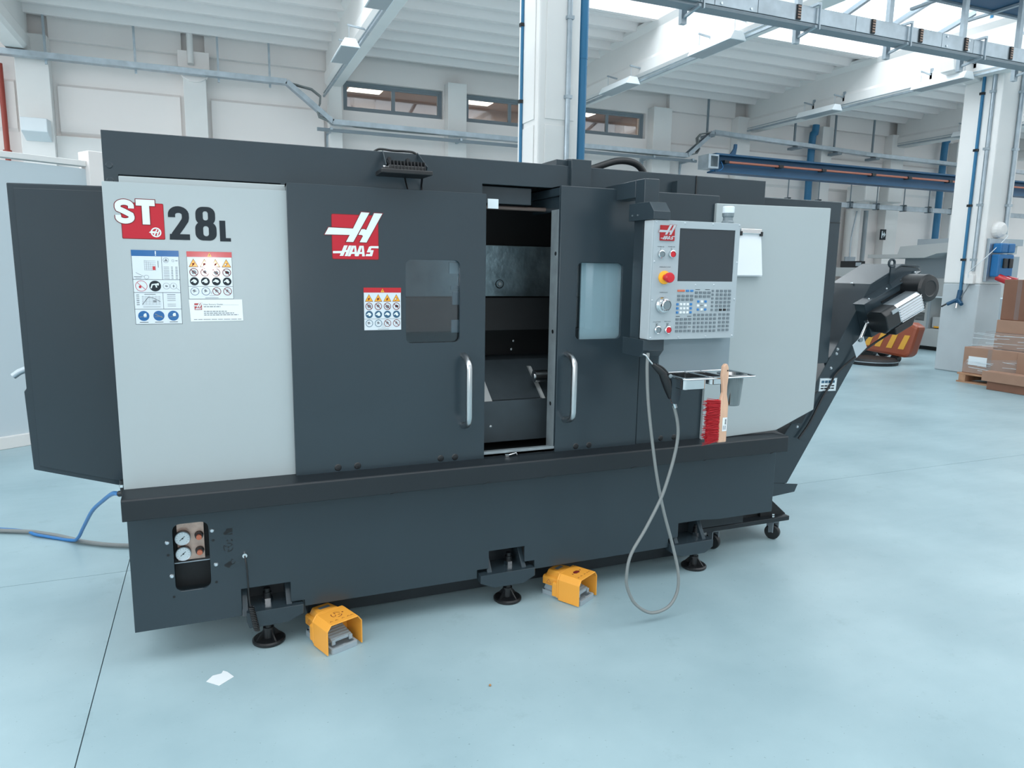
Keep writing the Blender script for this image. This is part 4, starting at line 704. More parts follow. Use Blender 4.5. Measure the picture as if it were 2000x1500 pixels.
# ================================================================ CHIP CONVEYOR
cv = thing('chip_conveyor', 'charcoal chip conveyor rising steeply from the right end of the lathe', 'conveyor', (3.0, 3.1, 0))
Y0, Y1 = 3.0, 3.27
prof = [(2.70, 0.328), (2.937, 0.328), (3.443, 1.125), (3.54, 1.20), (3.80, 1.33), (3.82, 1.52), (3.80, 1.534), (3.657, 1.540), (3.428, 1.426), (3.045, 0.815), (2.88, 0.60), (2.70, 0.55)]
bd = MB().prism(prof, 'y', Y0, Y1).build('chute', 'dark', cv, 0.004)
MB().prism([(3.045, 0.83), (3.43, 1.438), (3.66, 1.553), (3.80, 1.548), (3.805, 1.536), (3.655, 1.541), (3.432, 1.427), (3.05, 0.82)], 'y', Y0 - 0.004, Y1 + 0.004).build('lid', 'dark', cv, 0.002)
for x, z in ((3.228, 1.076), (3.222, 1.050), (3.19, 0.97), (2.985, 0.675), (2.978, 0.650)): MB().lathe([(0, -0.006), (0.006, -0.005), (0.009, 0.0)], (x, Y0, z), (0, 1, 0), 12).build('bolt', 'alu', cv)
MB().lathe([(0, 0.004), (0.006, 0.003), (0.008, 0)], (3.42, 3.12, 1.44), (-0.4, 0, 0.9), 10).build('lid_bolt', 'alu', cv)
d = Decal(Y0); q = lambda a, b: (3.112 + 0.128 * a + 0.004 * b, 0.842 + 0.074 * b - 0.003 * a); d.p([q(0, 0), q(1, 0), q(1, 1), q(0, 1)], 0, 0); d.p([q(0.04, 0.05), q(0.96, 0.05), q(0.96, 0.95), q(0.04, 0.95)], 1, 1)
for z0, z1, mi in ((0.62, 0.82, 2), (0.36, 0.46, 3), (0.16, 0.26, 3)):
    for a in (0.10, 0.30, 0.50, 0.70): d.p([q(a, z0), q(a + 0.17, z0), q(a + 0.17, z1), q(a, z1)], mi, 2)
d.build('rating_label', ['alu', 'wprint', 'dkblue', 'kprint'], cv, recalc=False)
MB().prism([(2.80, 0.345), (3.010, 0.318), (2.990, 0.276), (2.80, 0.262)], 'y', Y0 - 0.006, Y0).build('foot_flange', 'dark', cv); MB().prism([(2.86, 0.80), (3.06, 0.86), (2.96, 0.68), (2.64, 0.70)], 'y', Y0 - 0.05, Y0 - 0.045).build('splash_guard', 'darker', cv)
# lifting eye
MB().tube([(3.575 + 0.022 * math.cos(a * math.pi / 8), 2.995, 1.556 + 0.022 * math.sin(a * math.pi / 8)) for a in range(16)], 0.007, 8, closed=True).box(3.567, 3.60, 2.99, 3.0, 1.44, 1.545).build('lifting_eye', 'dark', cv)
# drive guard along the head, motor and gearbox
ux, uz = math.cos(math.radians(24)), math.sin(math.radians(24))
def L(u, v, y): return (3.36 + ux * u - uz * v, y, 1.235 + uz * u + ux * v)
def lbox(mb, u0, u1, v0, v1, y0, y1): return mb.hexa([L(u0, v0, y0), L(u1, v0, y0), L(u1, v0, y1), L(u0, v0, y1), L(u0, v1, y0), L(u1, v1, y0), L(u1, v1, y1), L(u0, v1, y1)])
gd = lbox(MB(), 0.0, 0.445, -0.10, 0.10, 2.93, 3.0).build('drive_guard', 'dark', cv, 0.004); lbox(MB(), -0.01, 0.45, 0.10, 0.106, 2.922, 3.0).build('guard_flange', 'dark', cv, 0.001)
m = MB(); lbox(m, 0.12, 0.42, 0.055, 0.066, 2.927, 2.931); lbox(m, 0.10, 0.34, 0.015, 0.024, 2.927, 2.931); m.build('guard_slots', 'black', gd)
for u, v in ((0.23, 0.03), (0.36, 0.05), (0.44, -0.02)): p = L(u, v, 2.93); MB().cyl(p, (p[0], 2.918, p[2]), 0.011, 8).build('guard_bolt', 'alu', gd)
for u in (0.06, 0.20, 0.32, 0.43): p = L(u, 0.106, 2.95); MB().sphere(p, 0.006, 8).build('flange_screw', 'alu', gd)
def Q(u, v, w): return (3.375 + ux * u - uz * v, 2.86 + w, 1.245 + uz * u + ux * v)
def oct(r, ch): return [(r, ch), (ch, r), (-ch, r), (-r, ch), (-r, -ch), (-ch, -r), (ch, -r), (r, -ch)]
def mprism(loop, u0, u1, mb=None):
    mb = mb or MB(); n = len(loop); vs = [Q(u0, a, b) for a, b in loop] + [Q(u1, a, b) for a, b in loop]
    return mb.add(vs, [tuple(range(n)), tuple(reversed(range(n, 2 * n)))] + [(i, (i + 1) % n, (i + 1) % n + n, i + n) for i in range(n)])
mt = mprism(oct(0.060, 0.036), 0.07, 0.255).build('motor', 'alu', cv, 0.002); mprism(oct(0.063, 0.040), -0.03, 0.072).build('motor_end_cap', 'black', cv, 0.006)
m = MB()
for k in range(7):
    a = -0.044 + 0.0147 * k; m.hexa([Q(0.075, a, -0.066), Q(0.25, a, -0.066), Q(0.25, a, -0.058), Q(0.075, a, -0.058), Q(0.075, a + 0.004, -0.066), Q(0.25, a + 0.004, -0.066), Q(0.25, a + 0.004, -0.058), Q(0.075, a + 0.004, -0.058)])
m.build('cooling_fins', 'chrome', mt); m = MB(); m.hexa([Q(0.02, 0.03, -0.066), Q(0.068, 0.03, -0.066), Q(0.068, 0.05, -0.066), Q(0.02, 0.05, -0.066), Q(0.02, 0.03, -0.060), Q(0.068, 0.03, -0.060), Q(0.068, 0.05, -0.060), Q(0.02, 0.05, -0.060)]); m.build('motor_plate', 'mgreyd', mt)
gc = Q(0.33, 0.045, 0.0); m = MB().cyl((gc[0], 2.94, gc[2]), (gc[0], 2.82, gc[2]), 0.078, 28); m.lathe([(0.078, 0.0), (0.070, -0.014), (0.045, -0.018), (0.040, -0.014), (0, -0.014)], (gc[0], 2.82, gc[2]), (0, 1, 0), 28); m.build('gearbox', 'black', cv)
p = Q(0.13, -0.085, 0.0); m = MB(); m.hexa([Q(0.03, -0.10, -0.05), Q(0.16, -0.10, -0.05), Q(0.16, -0.10, 0.04), Q(0.03, -0.10, 0.04), Q(0.03, -0.058, -0.05), Q(0.20, -0.058, -0.05), Q(0.20, -0.058, 0.04), Q(0.03, -0.058, 0.04)]); tb = m.build('terminal_box', 'black', cv, 0.006)
a = L(0.0, 0.0, 2.93); b = L(-0.115, -0.055, 2.90); MB().cyl(a, b, 0.009, 12).cyl(L(-0.012, -0.004, 2.93), L(0.0, 0.0, 2.93), 0.018, 10).build('tension_rod', 'chrome', cv)
c = Vector(L(-0.13, -0.07, 2.90)); m = MB(); u = Vector((0.035, 0, 0.028)); v = Vector((0.028, 0, -0.052)); n_ = Vector((0, -0.0015, 0)); P_ = [c - u - v * 0.35, c + u - v * 0.35, c + u + v, c - u + v]; m.hexa([*(x for x in P_), *(x + n_ for x in P_)]); m.build('hanging_tag', 'alu', cv); MB().lathe([(0, -0.006), (0.012, -0.005), (0.013, 0)], (b[0], 2.894, b[2]), (0, 1, 0), 12).build('rod_end', 'btngrey', cv)
MB().tube(bez([Q(0.05, -0.085, -0.02), (3.42, 2.93, 1.11), (3.30, 2.985, 1.00), (3.215, 2.99, 0.93), (3.19, 2.99, 0.885), (3.13, 2.99, 0.80), (3.05, 2.985, 0.67), (2.98, 2.985, 0.585)], 8), 0.006, 8).build('motor_cable', 'black', cv)
# undercarriage
MB().box(2.36, 2.975, 3.0, 3.30, 0.108, 0.134).build('frame_bar', 'darker', cv, 0.003); MB().prism([(2.80, 0.255), (2.84, 0.255), (2.982, 0.135), (2.982, 0.118), (2.90, 0.095), (2.80, 0.10)], 'y', 3.04, 3.36).build('drip_pan', 'matteblack', cv, 0.003)
MB().box(2.45, 2.80, 3.06, 3.34, 0.134, 0.30).build('sump', 'matteblack', cv)
for z in (0.150, 0.138): MB().cyl((2.862, 3.01, z), (2.862, 3.01, z + 0.008), 0.010, 8).build('frame_nut', 'chrome', cv)
for x in (2.886, 2.470):
    w_ = MB().lathe([(0, -0.014), (0.036, -0.014), (0.042, -0.010), (0.042, 0.010), (0.036, 0.014), (0, 0.014)], (x, 3.03, 0.042), (0.86, 0.5, 0), 24).build('caster', 'black', cv); mm = MB()
    for s in (-0.02, 0.02): mm.box(x + s - 0.002, x + s + 0.002, 3.005, 3.055, 0.045, 0.108)
    mm.box(x - 0.022, x + 0.022, 3.005, 3.055, 0.104, 0.108); mm.cyl((x - 0.026, 3.03, 0.045), (x + 0.026, 3.03, 0.045), 0.006, 8); mm.build('caster_fork', 'winframe', w_)
# ================================================================ FOOT PEDALS
def pedal(loc, rz, label, sym):
    t = thing('foot_pedal', label, 'foot pedal', loc, 'orange guarded foot pedals', None, rz)
    MB().prism([rrect(-0.058, 0.058, -0.10, 0.118, 0.01, 3), list(reversed(rrect(-0.048, 0.048, -0.088, -0.02, 0.004, 2)))], 'z', 0.0, 0.022).box(-0.05, 0.05, -0.09, -0.018, 0.001, 0.006).prism([(0.03, 0.022), (0.112, 0.022), (0.10, 0.055), (0.03, 0.055)], 'x', -0.047, 0.047).build('base', 'pedalgrey', t, 0.002)
    for x in (-0.049, 0.049): MB().cyl((x, 0.108, 0.022), (x, 0.108, 0.0235), 0.005, 10).build('bolt_hole', 'kprint', t)
    MB().cyl((0, -0.094, 0.018), (0, -0.094, 0.0235), 0.009, 12).build('front_boss', 'pedalgrey', t)
    G = [(-0.078, 0.004), (-0.078, 0.102), (-0.060, 0.126), (0.060, 0.126), (0.078, 0.102), (0.078, 0.004), (0.0735, 0.004), (0.0735, 0.100), (0.0585, 0.1215), (-0.0585, 0.1215), (-0.0735, 0.100), (-0.0735, 0.004)]
    gd_ = MB().prism(G, 'y', -0.10, 0.012).build('guard', 'pedal', t, 0.002)
    m = MB().prism([(-0.078, 0.010), (-0.078, 0.102), (-0.060, 0.126), (0.060, 0.126), (0.078, 0.102), (0.078, 0.010), (0.06, 0.03), (-0.06, 0.03)], 'y', 0.012, 0.022)
    m.prism([(-0.074, 0.012), (-0.074, 0.075), (-0.066, 0.080), (0.066, 0.080), (0.074, 0.075), (0.074, 0.012), (0.06, 0.02), (-0.06, 0.02)], 'y', 0.022, 0.050); m.prism([(-0.060, 0.052), (-0.060, 0.088), (-0.050, 0.094), (0.050, 0.094), (0.060, 0.088), (0.060, 0.052)], 'y', 0.022, 0.112); m.hexa([(-0.050, 0.02, 0.09), (0.050, 0.02, 0.09), (0.046, 0.105, 0.09), (-0.046, 0.105, 0.09), (-0.046, 0.03, 0.122), (0.046, 0.03, 0.122), (0.036, 0.095, 0.120), (-0.036, 0.095, 0.120)])
    m.build('switch_housing', 'pedal', t, 0.004)
    tr_ = MB(); tr_.hexa([(-0.046, -0.072, 0.034), (0.046, -0.072, 0.034), (0.046, 0.01, 0.052), (-0.046, 0.01, 0.052), (-0.046, -0.072, 0.046), (0.046, -0.072, 0.046), (0.046, 0.01, 0.064), (-0.046, 0.01, 0.064)])
    tr_.box(-0.046, -0.030, -0.078, -0.070, 0.026, 0.046).box(0.030, 0.046, -0.078, -0.070, 0.026, 0.046)
    td = tr_.build('treadle', 'pedalgrey', t, 0.002); m = MB()
    for k in range(5): y = -0.066 + 0.015 * k; m.box(-0.044, 0.044, y, y + 0.006, 0.047 + 0.0033 * k, 0.0495 + 0.0033 * k)
    m.build('tread_ribs', 'pedalgrey', td)
    m = MB(); zt = 0.1262; flat = lambda P: m.add([(a, b, zt) for a, b in P], [tuple(range(len(P)))])
    if sym:
        for a in (20, 140, 260):
            for qd in stroke(arc(0.0, -0.035, 0.021, a, a + 80, 6), 0.003): flat(qd)
            for qd in stroke([(0.006 * math.cos(math.radians(a + 200)), -0.035 + 0.006 * math.sin(math.radians(a + 200))), (0.016 * math.cos(math.radians(a + 200)), -0.035 + 0.016 * math.sin(math.radians(a + 200)))], 0.0035): flat(qd)
        flat(circ(0.03, -0.03, 0.004, 8))
    else:
        flat([(-0.022, -0.033), (-0.010, -0.022), (0.012, -0.024), (0.022, -0.036), (0.010, -0.046), (-0.014, -0.044)]); flat([(-0.036, -0.034), (-0.027, -0.029), (-0.027, -0.040)]); flat([(0.036, -0.034), (0.027, -0.029), (0.027, -0.040)])
    for x in (-0.045, -0.022, 0.006, 0.030, 0.045):
        for qd in stroke([(x - 0.006, -0.078), (x, -0.072), (x + 0.006, -0.078)], 0.002): flat(qd)
    m.build('print', 'dkred', gd_, recalc=False); m = MB(); m.add([(-0.024, 0.052, 0.1222), (0.024, 0.052, 0.1222), (0.024, 0.072, 0.1216), (-0.024, 0.072, 0.1216)], [(0, 1, 2, 3)]); m.build('rating_label', 'btngrey', t, recalc=False)
    m = MB()
    for P in ([(0.064, 0.062), (0.088, 0.062), (0.076, 0.082)],):
        for i in range(3):
            for qd in stroke([P[i], P[(i + 1) % 3]], 0.002): m.add([(-0.0606, a, b) for a, b in qd], [(0, 1, 2, 3)])
    m.build('warning_triangle', 'copper', t, recalc=False)
    return t
pedal((0.392, 2.768, 0), math.radians(21), 'orange foot pedal nearer the gauges, turned slightly right', True)
pedal((1.4735, 2.790, 0), math.radians(30), 'orange foot pedal beside the middle machine foot', False)
# ================================================================ ON THE FLOOR
pp = MB(); P_ = [(-0.078, 2.635), (-0.035, 2.591), (0.016, 2.634), (-0.006, 2.676), (-0.020, 2.690), (-0.026, 2.672), (-0.056, 2.668)]; pp.prism(P_, 'z', 0.0006, 0.0018); tag(pp.build('paper_scrap', 'paper'), 'torn white paper scrap lying on the floor in front', 'paper')
tag(MB().sphere((0.871, 2.24, 0.004), 0.005, 8, (1, 1, 0.8)).build('crumb', 'card3'), 'tiny pale crumb on the floor in front of the lathe', 'crumb')
tag(MB().tube(bez([(-2.2, 5.1, 0.02), (-1.143, 4.63, 0.015), (-0.93, 4.46, 0.012), (-0.755, 4.315, 0.012), (-0.700, 4.20, 0.06), (-0.639, 4.0, 0.18), (-0.536, 3.6, 0.384), (-0.439, 3.25, 0.535), (-0.375, 3.0, 0.63), (-0.34, 2.88, 0.662)], 8), 0.0085, 8).build('air_hose', 'bluehose'), 'bright blue air hose running from lathe corner across the floor', 'hose')
tag(MB().tube(bez([(-2.2, 5.05, 0.014), (-1.13, 4.60, 0.014), (-0.87, 4.44, 0.014), (-0.66, 4.24, 0.014), (-0.46, 4.12, 0.014), (-0.2, 4.05, 0.014)], 8), 0.012, 8).build('power_cable', 'rubber'), 'grey power cable beside the blue hose on the floor', 'cable')
t = thing('hose_fitting', 'small dark elbow fitting joining blue hose to lathe corner', 'fitting', (-0.325, 2.86, 0.68)); MB().cyl((-0.34, 2.88, 0.662), (-0.322, 2.87, 0.666), 0.011, 10).cyl((-0.324, 2.87, 0.666), (-0.324, 2.87, 0.715), 0.010, 10).build('elbow', 'black', t); MB().cyl((-0.324, 2.87, 0.690), (-0.324, 2.87, 0.70), 0.0125, 6).build('collar', 'chrome', t)
# ================================================================ SERVICES AND BACKGROUND THINGS
def lamp(x, y0, y1, z, label):
    t = thing('ceiling_light', label, 'light', ((x), (y0 + y1) / 2, z), 'fluorescent lights along the roof beams')
    w = 0.12
    MB().prism([(x - w, z), (x - w * 0.55, z + 0.10), (x + w * 0.55, z + 0.10), (x + w, z)], 'y', y0, y1).build('housing', 'lampwhite', t, 0.004)
    MB().box(x - w + 0.015, x + w - 0.015, y0 + 0.02, y1 - 0.02, z - 0.006, z + 0.002).build('diffuser', 'lens', t)
    for yy in (y0 + 0.08, y1 - 0.08):
        b = MB(); b.cyl((x, yy, z + 0.10), (x, yy, z + 0.26), 0.004, 6); bar(b, (x - 0.02, yy, z + 0.27), (x + 0.24, yy, z + 0.24), 0.02, 0.02); b.box(x + 0.20, x + 0.24, yy - 0.02, yy + 0.02, z + 0.18, z + 0.34); b.build('bracket', 'zinc', t)
for bxi, nm in ((1.72, 'roof beam left of the near column'), (5.96, 'roof beam right of the near column'), (10.22, 'long roof beam ending at the right column'), (14.5, 'roof beam behind the right column')):
    k = bxi / {1.72: 1.91, 5.96: 6.35, 10.22: 10.65, 14.5: 14.95}[bxi]; z = 1.5 + 2.90 * k
    lamp(bxi, 10.38 * k, 11.27 * k, z, 'fluorescent light on the ' + nm + ', wall end')
    if bxi < 12: lamp(bxi, 7.90 * k, 8.80 * k, z, 'fluorescent light on the ' + nm + ', room end')
    c = MB(); bar(c, (bxi + 0.12, 6.5, z + 0.05), (bxi + 0.12, 12.4, z + 0.05), 0.03, 0.03); bar(c, (bxi + 0.12, 6.5, z + 0.10), (bxi + 0.12, 12.4, z + 0.10), 0.012, 0.012)
    tag(c.build('cable_conduit', 'zinc'), 'thin conduit running along the ' + nm, 'conduit', 'conduits along the roof beams')
# long cable tray on the back wall
tp = [(-4.5, 12.3, 4.257), (1.26, 12.3, 4.257), (1.95, 12.3, 3.72), (5.2, 12.3, 3.70), (8.80, 12.3, 3.69), (9.40, 12.3, 4.18), (13.7, 12.3, 4.05), (19, 12.3, 4.0)]
t = thing('cable_tray', 'long galvanised cable tray stepping down and up along the back wall', 'cable tray', (5, 12.3, 3.7))
for a, b in zip(tp, tp[1:]):
    m = MB(); bar(m, a, b, 0.13, 0.012)
    for s in (-0.065, 0.065): bar(m, (a[0], a[1] + s, a[2] + 0.035), (b[0], b[1] + s, b[2] + 0.035), 0.008, 0.075)
    m.build('tray_section', 'zinc', t)
c = MB()
for o, r in ((-0.03, 0.014), (0.01, 0.012), (0.04, 0.012)): c.tube(bez([(p[0], p[1] + o, p[2] + 0.03) for p in tp], 6), r, 6)
c.build('cables', 'rubber', t)
for x in (-1.96, -0.84, 0.28, 1.02): MB().box(x - 0.015, x + 0.015, 12.36, 12.39, 4.2, 5.04).build('hanger', 'zinc', t)
for x, z in ((9.32, 4.18), (11.57, 4.12), (12.69, 4.08), (13.82, 4.05)): MB().box(x - 0.018, x + 0.018, 12.36, 12.39, z - 0.06, 4.95).build('hanger', 'winframe', t); MB().box(x - 0.06, x + 0.06, 12.2, 12.5, z - 0.07, z - 0.02).build('support_bracket', 'winframe', t)
for x in (1.92, 4.1, 8.0, 8.9):
    MB().prism([(12.2, 3.66), (12.7, 3.66), (12.7, 3.30), (12.66, 3.30), (12.62, 3.60), (12.2, 3.62)], 'x', x - 0.02, x + 0.02).build('support_bracket', 'zinc', t)
# second rail under the window tray
m = MB(); bar(m, (1.7, 12.24, 3.62), (9.0, 12.24, 3.62), 0.04, 0.05); tag(m.build('support_rail', 'winframe'), 'grey rail under the cable tray below the high windows', 'rail')
# low busway on the right
t = thing('busway', 'low grey busway hanging below the blue crane runway', 'busway', (13, 11.8, 2.92))
for k in range(12):
    x = 9.2 + k * 0.85; MB().box(x, x + 0.84, 11.77, 11.84, 2.865, 2.965).build('duct_section', 'zinc', t, 0.004)
for x in (10.97, 11.79, 12.68, 13.45, 14.27, 15.05, 15.82, 17.0):
    m = MB(); m.cyl((x, 11.80, 2.99), (x, 11.80, 3.35), 0.012, 6); m.box(x - 0.03, x + 0.03, 11.74, 11.87, 2.85, 2.865).box(x - 0.03, x + 0.03, 11.74, 11.87, 2.965, 2.99).box(x - 0.03, x + 0.03, 11.74, 11.76, 2.85, 2.98); m.build('hanger', 'winframe', t)
# blue crane runway with its orange conductor bar
t = thing('crane_runway', 'blue steel crane runway beam with orange conductor bar', 'crane beam', (13, 11, 3.2))
MB().prism([(10.88, 3.235), (11.12, 3.235), (11.12, 3.26), (11.02, 3.27), (11.02, 3.52), (11.12, 3.53), (11.12, 3.56), (10.88, 3.56), (10.88, 3.53), (10.98, 3.52), (10.98, 3.27), (10.88, 3.26)], 'x', 8.42, 20).build('girder', 'crane', t)
MB().prism([(8.8, 3.56), (8.92, 3.56), (8.95, 3.70), (8.95, 3.76), (8.90, 3.76), (8.89, 3.68)], 'y', 10.98, 11.02).build('end_stop', 'crane', t)
MB().tube([(8.62, 10.9, 3.42), (20, 10.9, 3.42)], 0.022, 8).build('conductor_bar', 'orange', t)
for x in (8.6, 9.85, 10.9, 12.2, 13.2, 14.4): MB().box(x, x + 0.10, 10.86, 10.98, 3.395, 3.445).build('clamp', 'black', t)
MB().tube(bez([(8.55, 10.9, 3.42), (8.58, 10.88, 3.32), (8.5, 10.9, 3.26), (8.35, 10.95, 3.27)]), 0.008, 6).build('feed_cable', 'sock', t)
b = MB().prism([rect(8.2, 8.42, 3.28, 3.52), rect(8.25, 8.40, 3.31, 3.49)], 'y', 10.8, 11.1).build('end_box', 'zinc', t)
# overhead silver busbar trunking
t = thing('busbar_trunking', 'silver busbar trunking with dark joint plates crossing the upper right', 'trunking', (6, 5, 3.5))
x = 1.2; k = 0
while x < 11:
    L = 1.05 if k % 3 else 0.42; MB().box(x, x + L - 0.004, 4.93, 5.05, 3.53, 3.655).build('trunking_section', 'zinc', t, 0.003)
    if k % 3 == 0:
        for sx in (0.06, L - 0.07):
            for sz in (3.55, 3.63): MB().cyl((x + sx, 4.93, sz), (x + sx, 4.922, sz), 0.010, 8).build('bolt', 'alu', t)
    x += L; k += 1
MB().box(1.2, 11, 4.93, 5.05, 3.50, 3.525).build('earth_strip', 'winframe', t)
for x in (4.55, 5.38, 5.96, 6.55, 7.18, 8.0, 8.9):
    m = MB().box(x - 0.02, x + 0.02, 4.918, 4.93, 3.535, 3.65); m2 = m.build('joint_plate', 'black', t)
    m = MB()
    for q in range(5): m.box(x - 0.015, x + 0.015, 4.912, 4.918, 3.545 + q * 0.021, 3.555 + q * 0.021)
    m.build('contact_strips', 'strip', m2)
for x in (3.56, 4.72, 5.78, 6.75, 7.55, 8.6):
    m = MB(); m.box(x - 0.025, x + 0.025, 5.10, 5.14, 3.42, 4.9 if x < 5.4 else 4.20); bar(m, (x, 4.88, 3.67), (x, 5.2, 3.67), 0.02, 0.02); bar(m, (x, 4.90, 3.50), (x, 5.14, 3.46), 0.02, 0.02); m.box(x + 0.03, x + 0.042, 4.895, 4.915, 3.48, 3.69); m.build('hanger', 'zinc', t)
MB().box(1.2, 3.55, 4.90, 5.08, 3.52, 3.74).build('feed_box', 'winframe', t, 0.006)
# blue bridge crane girder at the very top right
t = thing('bridge_crane', 'blue overhead crane girder at the top right corner', 'crane', (9, 5.4, 4.0))
MB().prism([(5.05, 4.24), (5.55, 4.24), (5.55, 4.27), (5.50, 4.27), (5.50, 4.7), (5.10, 4.7), (5.10, 4.27), (5.05, 4.27)], 'x', 5.5, 14).build('girder', 'crane', t)
MB().box(5.5, 14, 5.555, 5.60, 4.22, 4.28).build('edge_rail', 'zinc', t)
for x in (6.9, 7.75, 8.7): m = MB(); bar(m, (x, 4.95, 4.222), (x, 5.85, 4.222), 0.04, 0.025); m.build('crossbar', 'zinc', t)
# column services
tag(MB().cyl((3.88, 7.42, 0.0), (3.88, 7.42, 3.75), 0.055, 14).cyl((3.88, 7.42, 3.75), (3.88, 7.42, 5.2), 0.058, 14).build('downpipe', 'bluepipe'), 'thick blue downpipe on the right of the near column', 'pipe')
for n, (px, py, r, m, lb) in enumerate(((3.30, 7.74, 0.018, 'bluepipe', 'thin blue pipe on the left side of the near column'), (3.66, 7.31, 0.028, 'zinc', 'grey conduit up the front of the near column'), (10.60, 7.62, 0.022, 'bluepipe', 'thin blue air pipe down the far right column'), (10.60, 7.46, 0.028, 'zinc', 'grey conduit on the left face of the far right column'), (11.0, 7.31, 0.03, 'zinc', 'grey conduit above the blue socket box'))):
    z0 = 1.20 if n == 2 else (1.55 if n == 3 else (2.1 if n == 4 else 0)); p = MB().tube([(px, py, z0), (px, py, 5.2)], r, 10).build('pipe', m); tag(p, lb, 'pipe')
    for z in (1.7, 2.5, 3.3, 4.1):
        if z > z0 + 0.1: MB().box(px - r - 0.012, px + r + 0.012, py - r - 0.004, py + r + 0.01, z, z + 0.035).build('pipe_clip', 'black' if n in (0, 2) else 'zinc', p)
t = thing('air_coupling', 'dark blue air outlet with chrome tap at foot of pipe', 'air outlet', (10.56, 7.62, 1.2))
m = MB().cyl((10.60, 7.62, 1.26), (10.57, 7.62, 1.06), 0.035, 10); m.cyl((10.57, 7.62, 1.12), (10.50, 7.74, 1.04), 0.028, 10); m.cyl((10.57, 7.62, 1.12), (10.52, 7.52, 1.05), 0.028, 10); m.build('body', 'crane', t); MB().cyl((10.56, 7.62, 1.08), (10.55, 7.62, 0.99), 0.02, 10).build('tap', 'chrome', t); MB().cyl((10.50, 7.74, 1.05), (10.46, 7.80, 1.0), 0.012, 8).build('plug', 'black', t)
t = thing('socket_box', 'blue industrial socket box with red plug on the far right column', 'socket box', (10.85, 7.28, 1.5))
MB().box(10.66, 11.08, 7.29, 7.338, 1.40, 2.03).build('back_plate', 'zinc', t, 0.005); MB().box(10.72, 11.05, 7.16, 7.29, 1.47, 1.80).build('body', 'sock', t, 0.02)
for x in (10.73, 10.89): MB().box(x, x + 0.15, 7.15, 7.29, 1.82, 1.96).build('breaker_cover', 'sock', t, 0.02)
for x in (10.80, 10.92): MB().box(x, x + 0.08, 7.13, 7.17, 1.60, 1.74).build('socket', 'black', t, 0.01)
MB().cyl((10.78, 7.2, 1.47), (10.80, 7.02, 1.40), 0.055, 12).build('plug', 'signred', t); MB().cyl((10.95, 7.2, 1.46), (11.0, 7.05, 1.42), 0.04, 12).build('plug', 'signred', t)
tag(MB().lathe([(0.0, -0.09), (0.07, -0.08), (0.11, -0.04), (0.12, 0.0), (0.12, 0.04), (0.0, 0.04)], (10.84, 7.30, 2.16), (0, 1, 0), 16).build('alarm_bell', 'conc'), 'round white alarm bell above the blue socket box', 'bell')
tag(MB().tube(bez([(10.98, 7.25, 2.08), (10.85, 7.2, 2.02), (10.62, 7.3, 1.75), (10.56, 7.48, 1.55), (10.57, 7.50, 1.45)]), 0.006, 6).build('cable', 'paper'), 'thin white cable looping from bell to column junction box', 'cable')
tag(MB().box(10.57, 10.62, 7.42, 7.56, 1.36, 1.50).build('junction_box', 'conc', None, 0.006), 'small white junction box on the far right column', 'junction box')
tag(MB().tube(bez([(10.585, 7.48, 1.36), (10.56, 7.5, 1.27), (10.55, 7.56, 1.16)]), 0.008, 6).build('cable', 'thinprint'), 'short grey cable below the white junction box', 'cable')
# far left wall pieces
tag(MB().tube([(-2.56, 12.6, 2.2), (-2.56, 12.6, 4.2)], 0.035, 10).cyl((-2.56, 12.6, 2.98), (-2.56, 12.6, 3.03), 0.055, 10).build('pipe', 'redpipe'), 'rust red pipe climbing the wall at the left edge', 'pipe')
t = thing('wall_light', 'white box light on the pilaster at far left', 'wall light', (-2.15, 12.4, 3.2)); MB().prism([(12.18, 3.26), (12.18, 3.44), (12.48, 3.46), (12.48, 3.16)], 'x', -2.30, -1.98).build('housing', 'paper', t, 0.01)
t = thing('roof_drain', 'white drain pipe with rounded bracket under the roof at left', 'drain pipe', (-0.05, 12.45, 4.4)); MB().tube([(-0.1, 12.42, 4.95), (-0.1, 12.42, 4.5), (-0.1, 12.40, 4.42)], 0.045, 10).build('pipe', 'conc', t); MB().prism(arc(-0.06, 4.40, 0.22, 180, 360, 10) + [(0.16, 4.62), (-0.28, 4.62)], 'y', 12.44, 12.60).build('bracket', 'wall', t, 0.006)
# right-hand wall pieces
for x, z0, z1, lb in ((12.18, 2.2, 4.35, 'blue downpipe on the back wall behind the crane runway'), (16.28, 2.2, 4.5, 'blue downpipe on the back wall left of the right column')):
    tag(MB().tube(bez([(x + 0.08, 12.5, z1 + 0.28), (x + 0.06, 12.5, z1 + 0.1), (x, 12.5, z1 - 0.1), (x, 12.5, z0)], 6), 0.075, 10).build('downpipe', 'bluepipe'), lb, 'pipe')
for x, lb in ((13.3, 'white round ventilation duct outlet nearest the machine'), (14.0, 'white round ventilation duct outlet farther from the machine')):
    tag(MB().box(x, x + 0.42, 11.98, 12.5, 3.05, 3.40).cyl((x + 0.21, 12.25, 3.06), (x + 0.21, 12.25, 2.95), 0.16, 14).build('duct_outlet', 'conc', None, 0.03), lb, 'duct')
for k, (x, r, m, lb) in enumerate(((13.55, 0.16, 'conc', 'white round duct descending the back wall'), (13.0, 0.09, 'conc', 'narrow white duct beside the round wall duct'), (13.95, 0.05, 'mgreyd', 'grey pipe right of the white wall ducts'))):
    tag(MB().tube([(x, 12.5, 0), (x, 12.5, 2.9)], r, 12).build('duct', m), lb, 'duct')
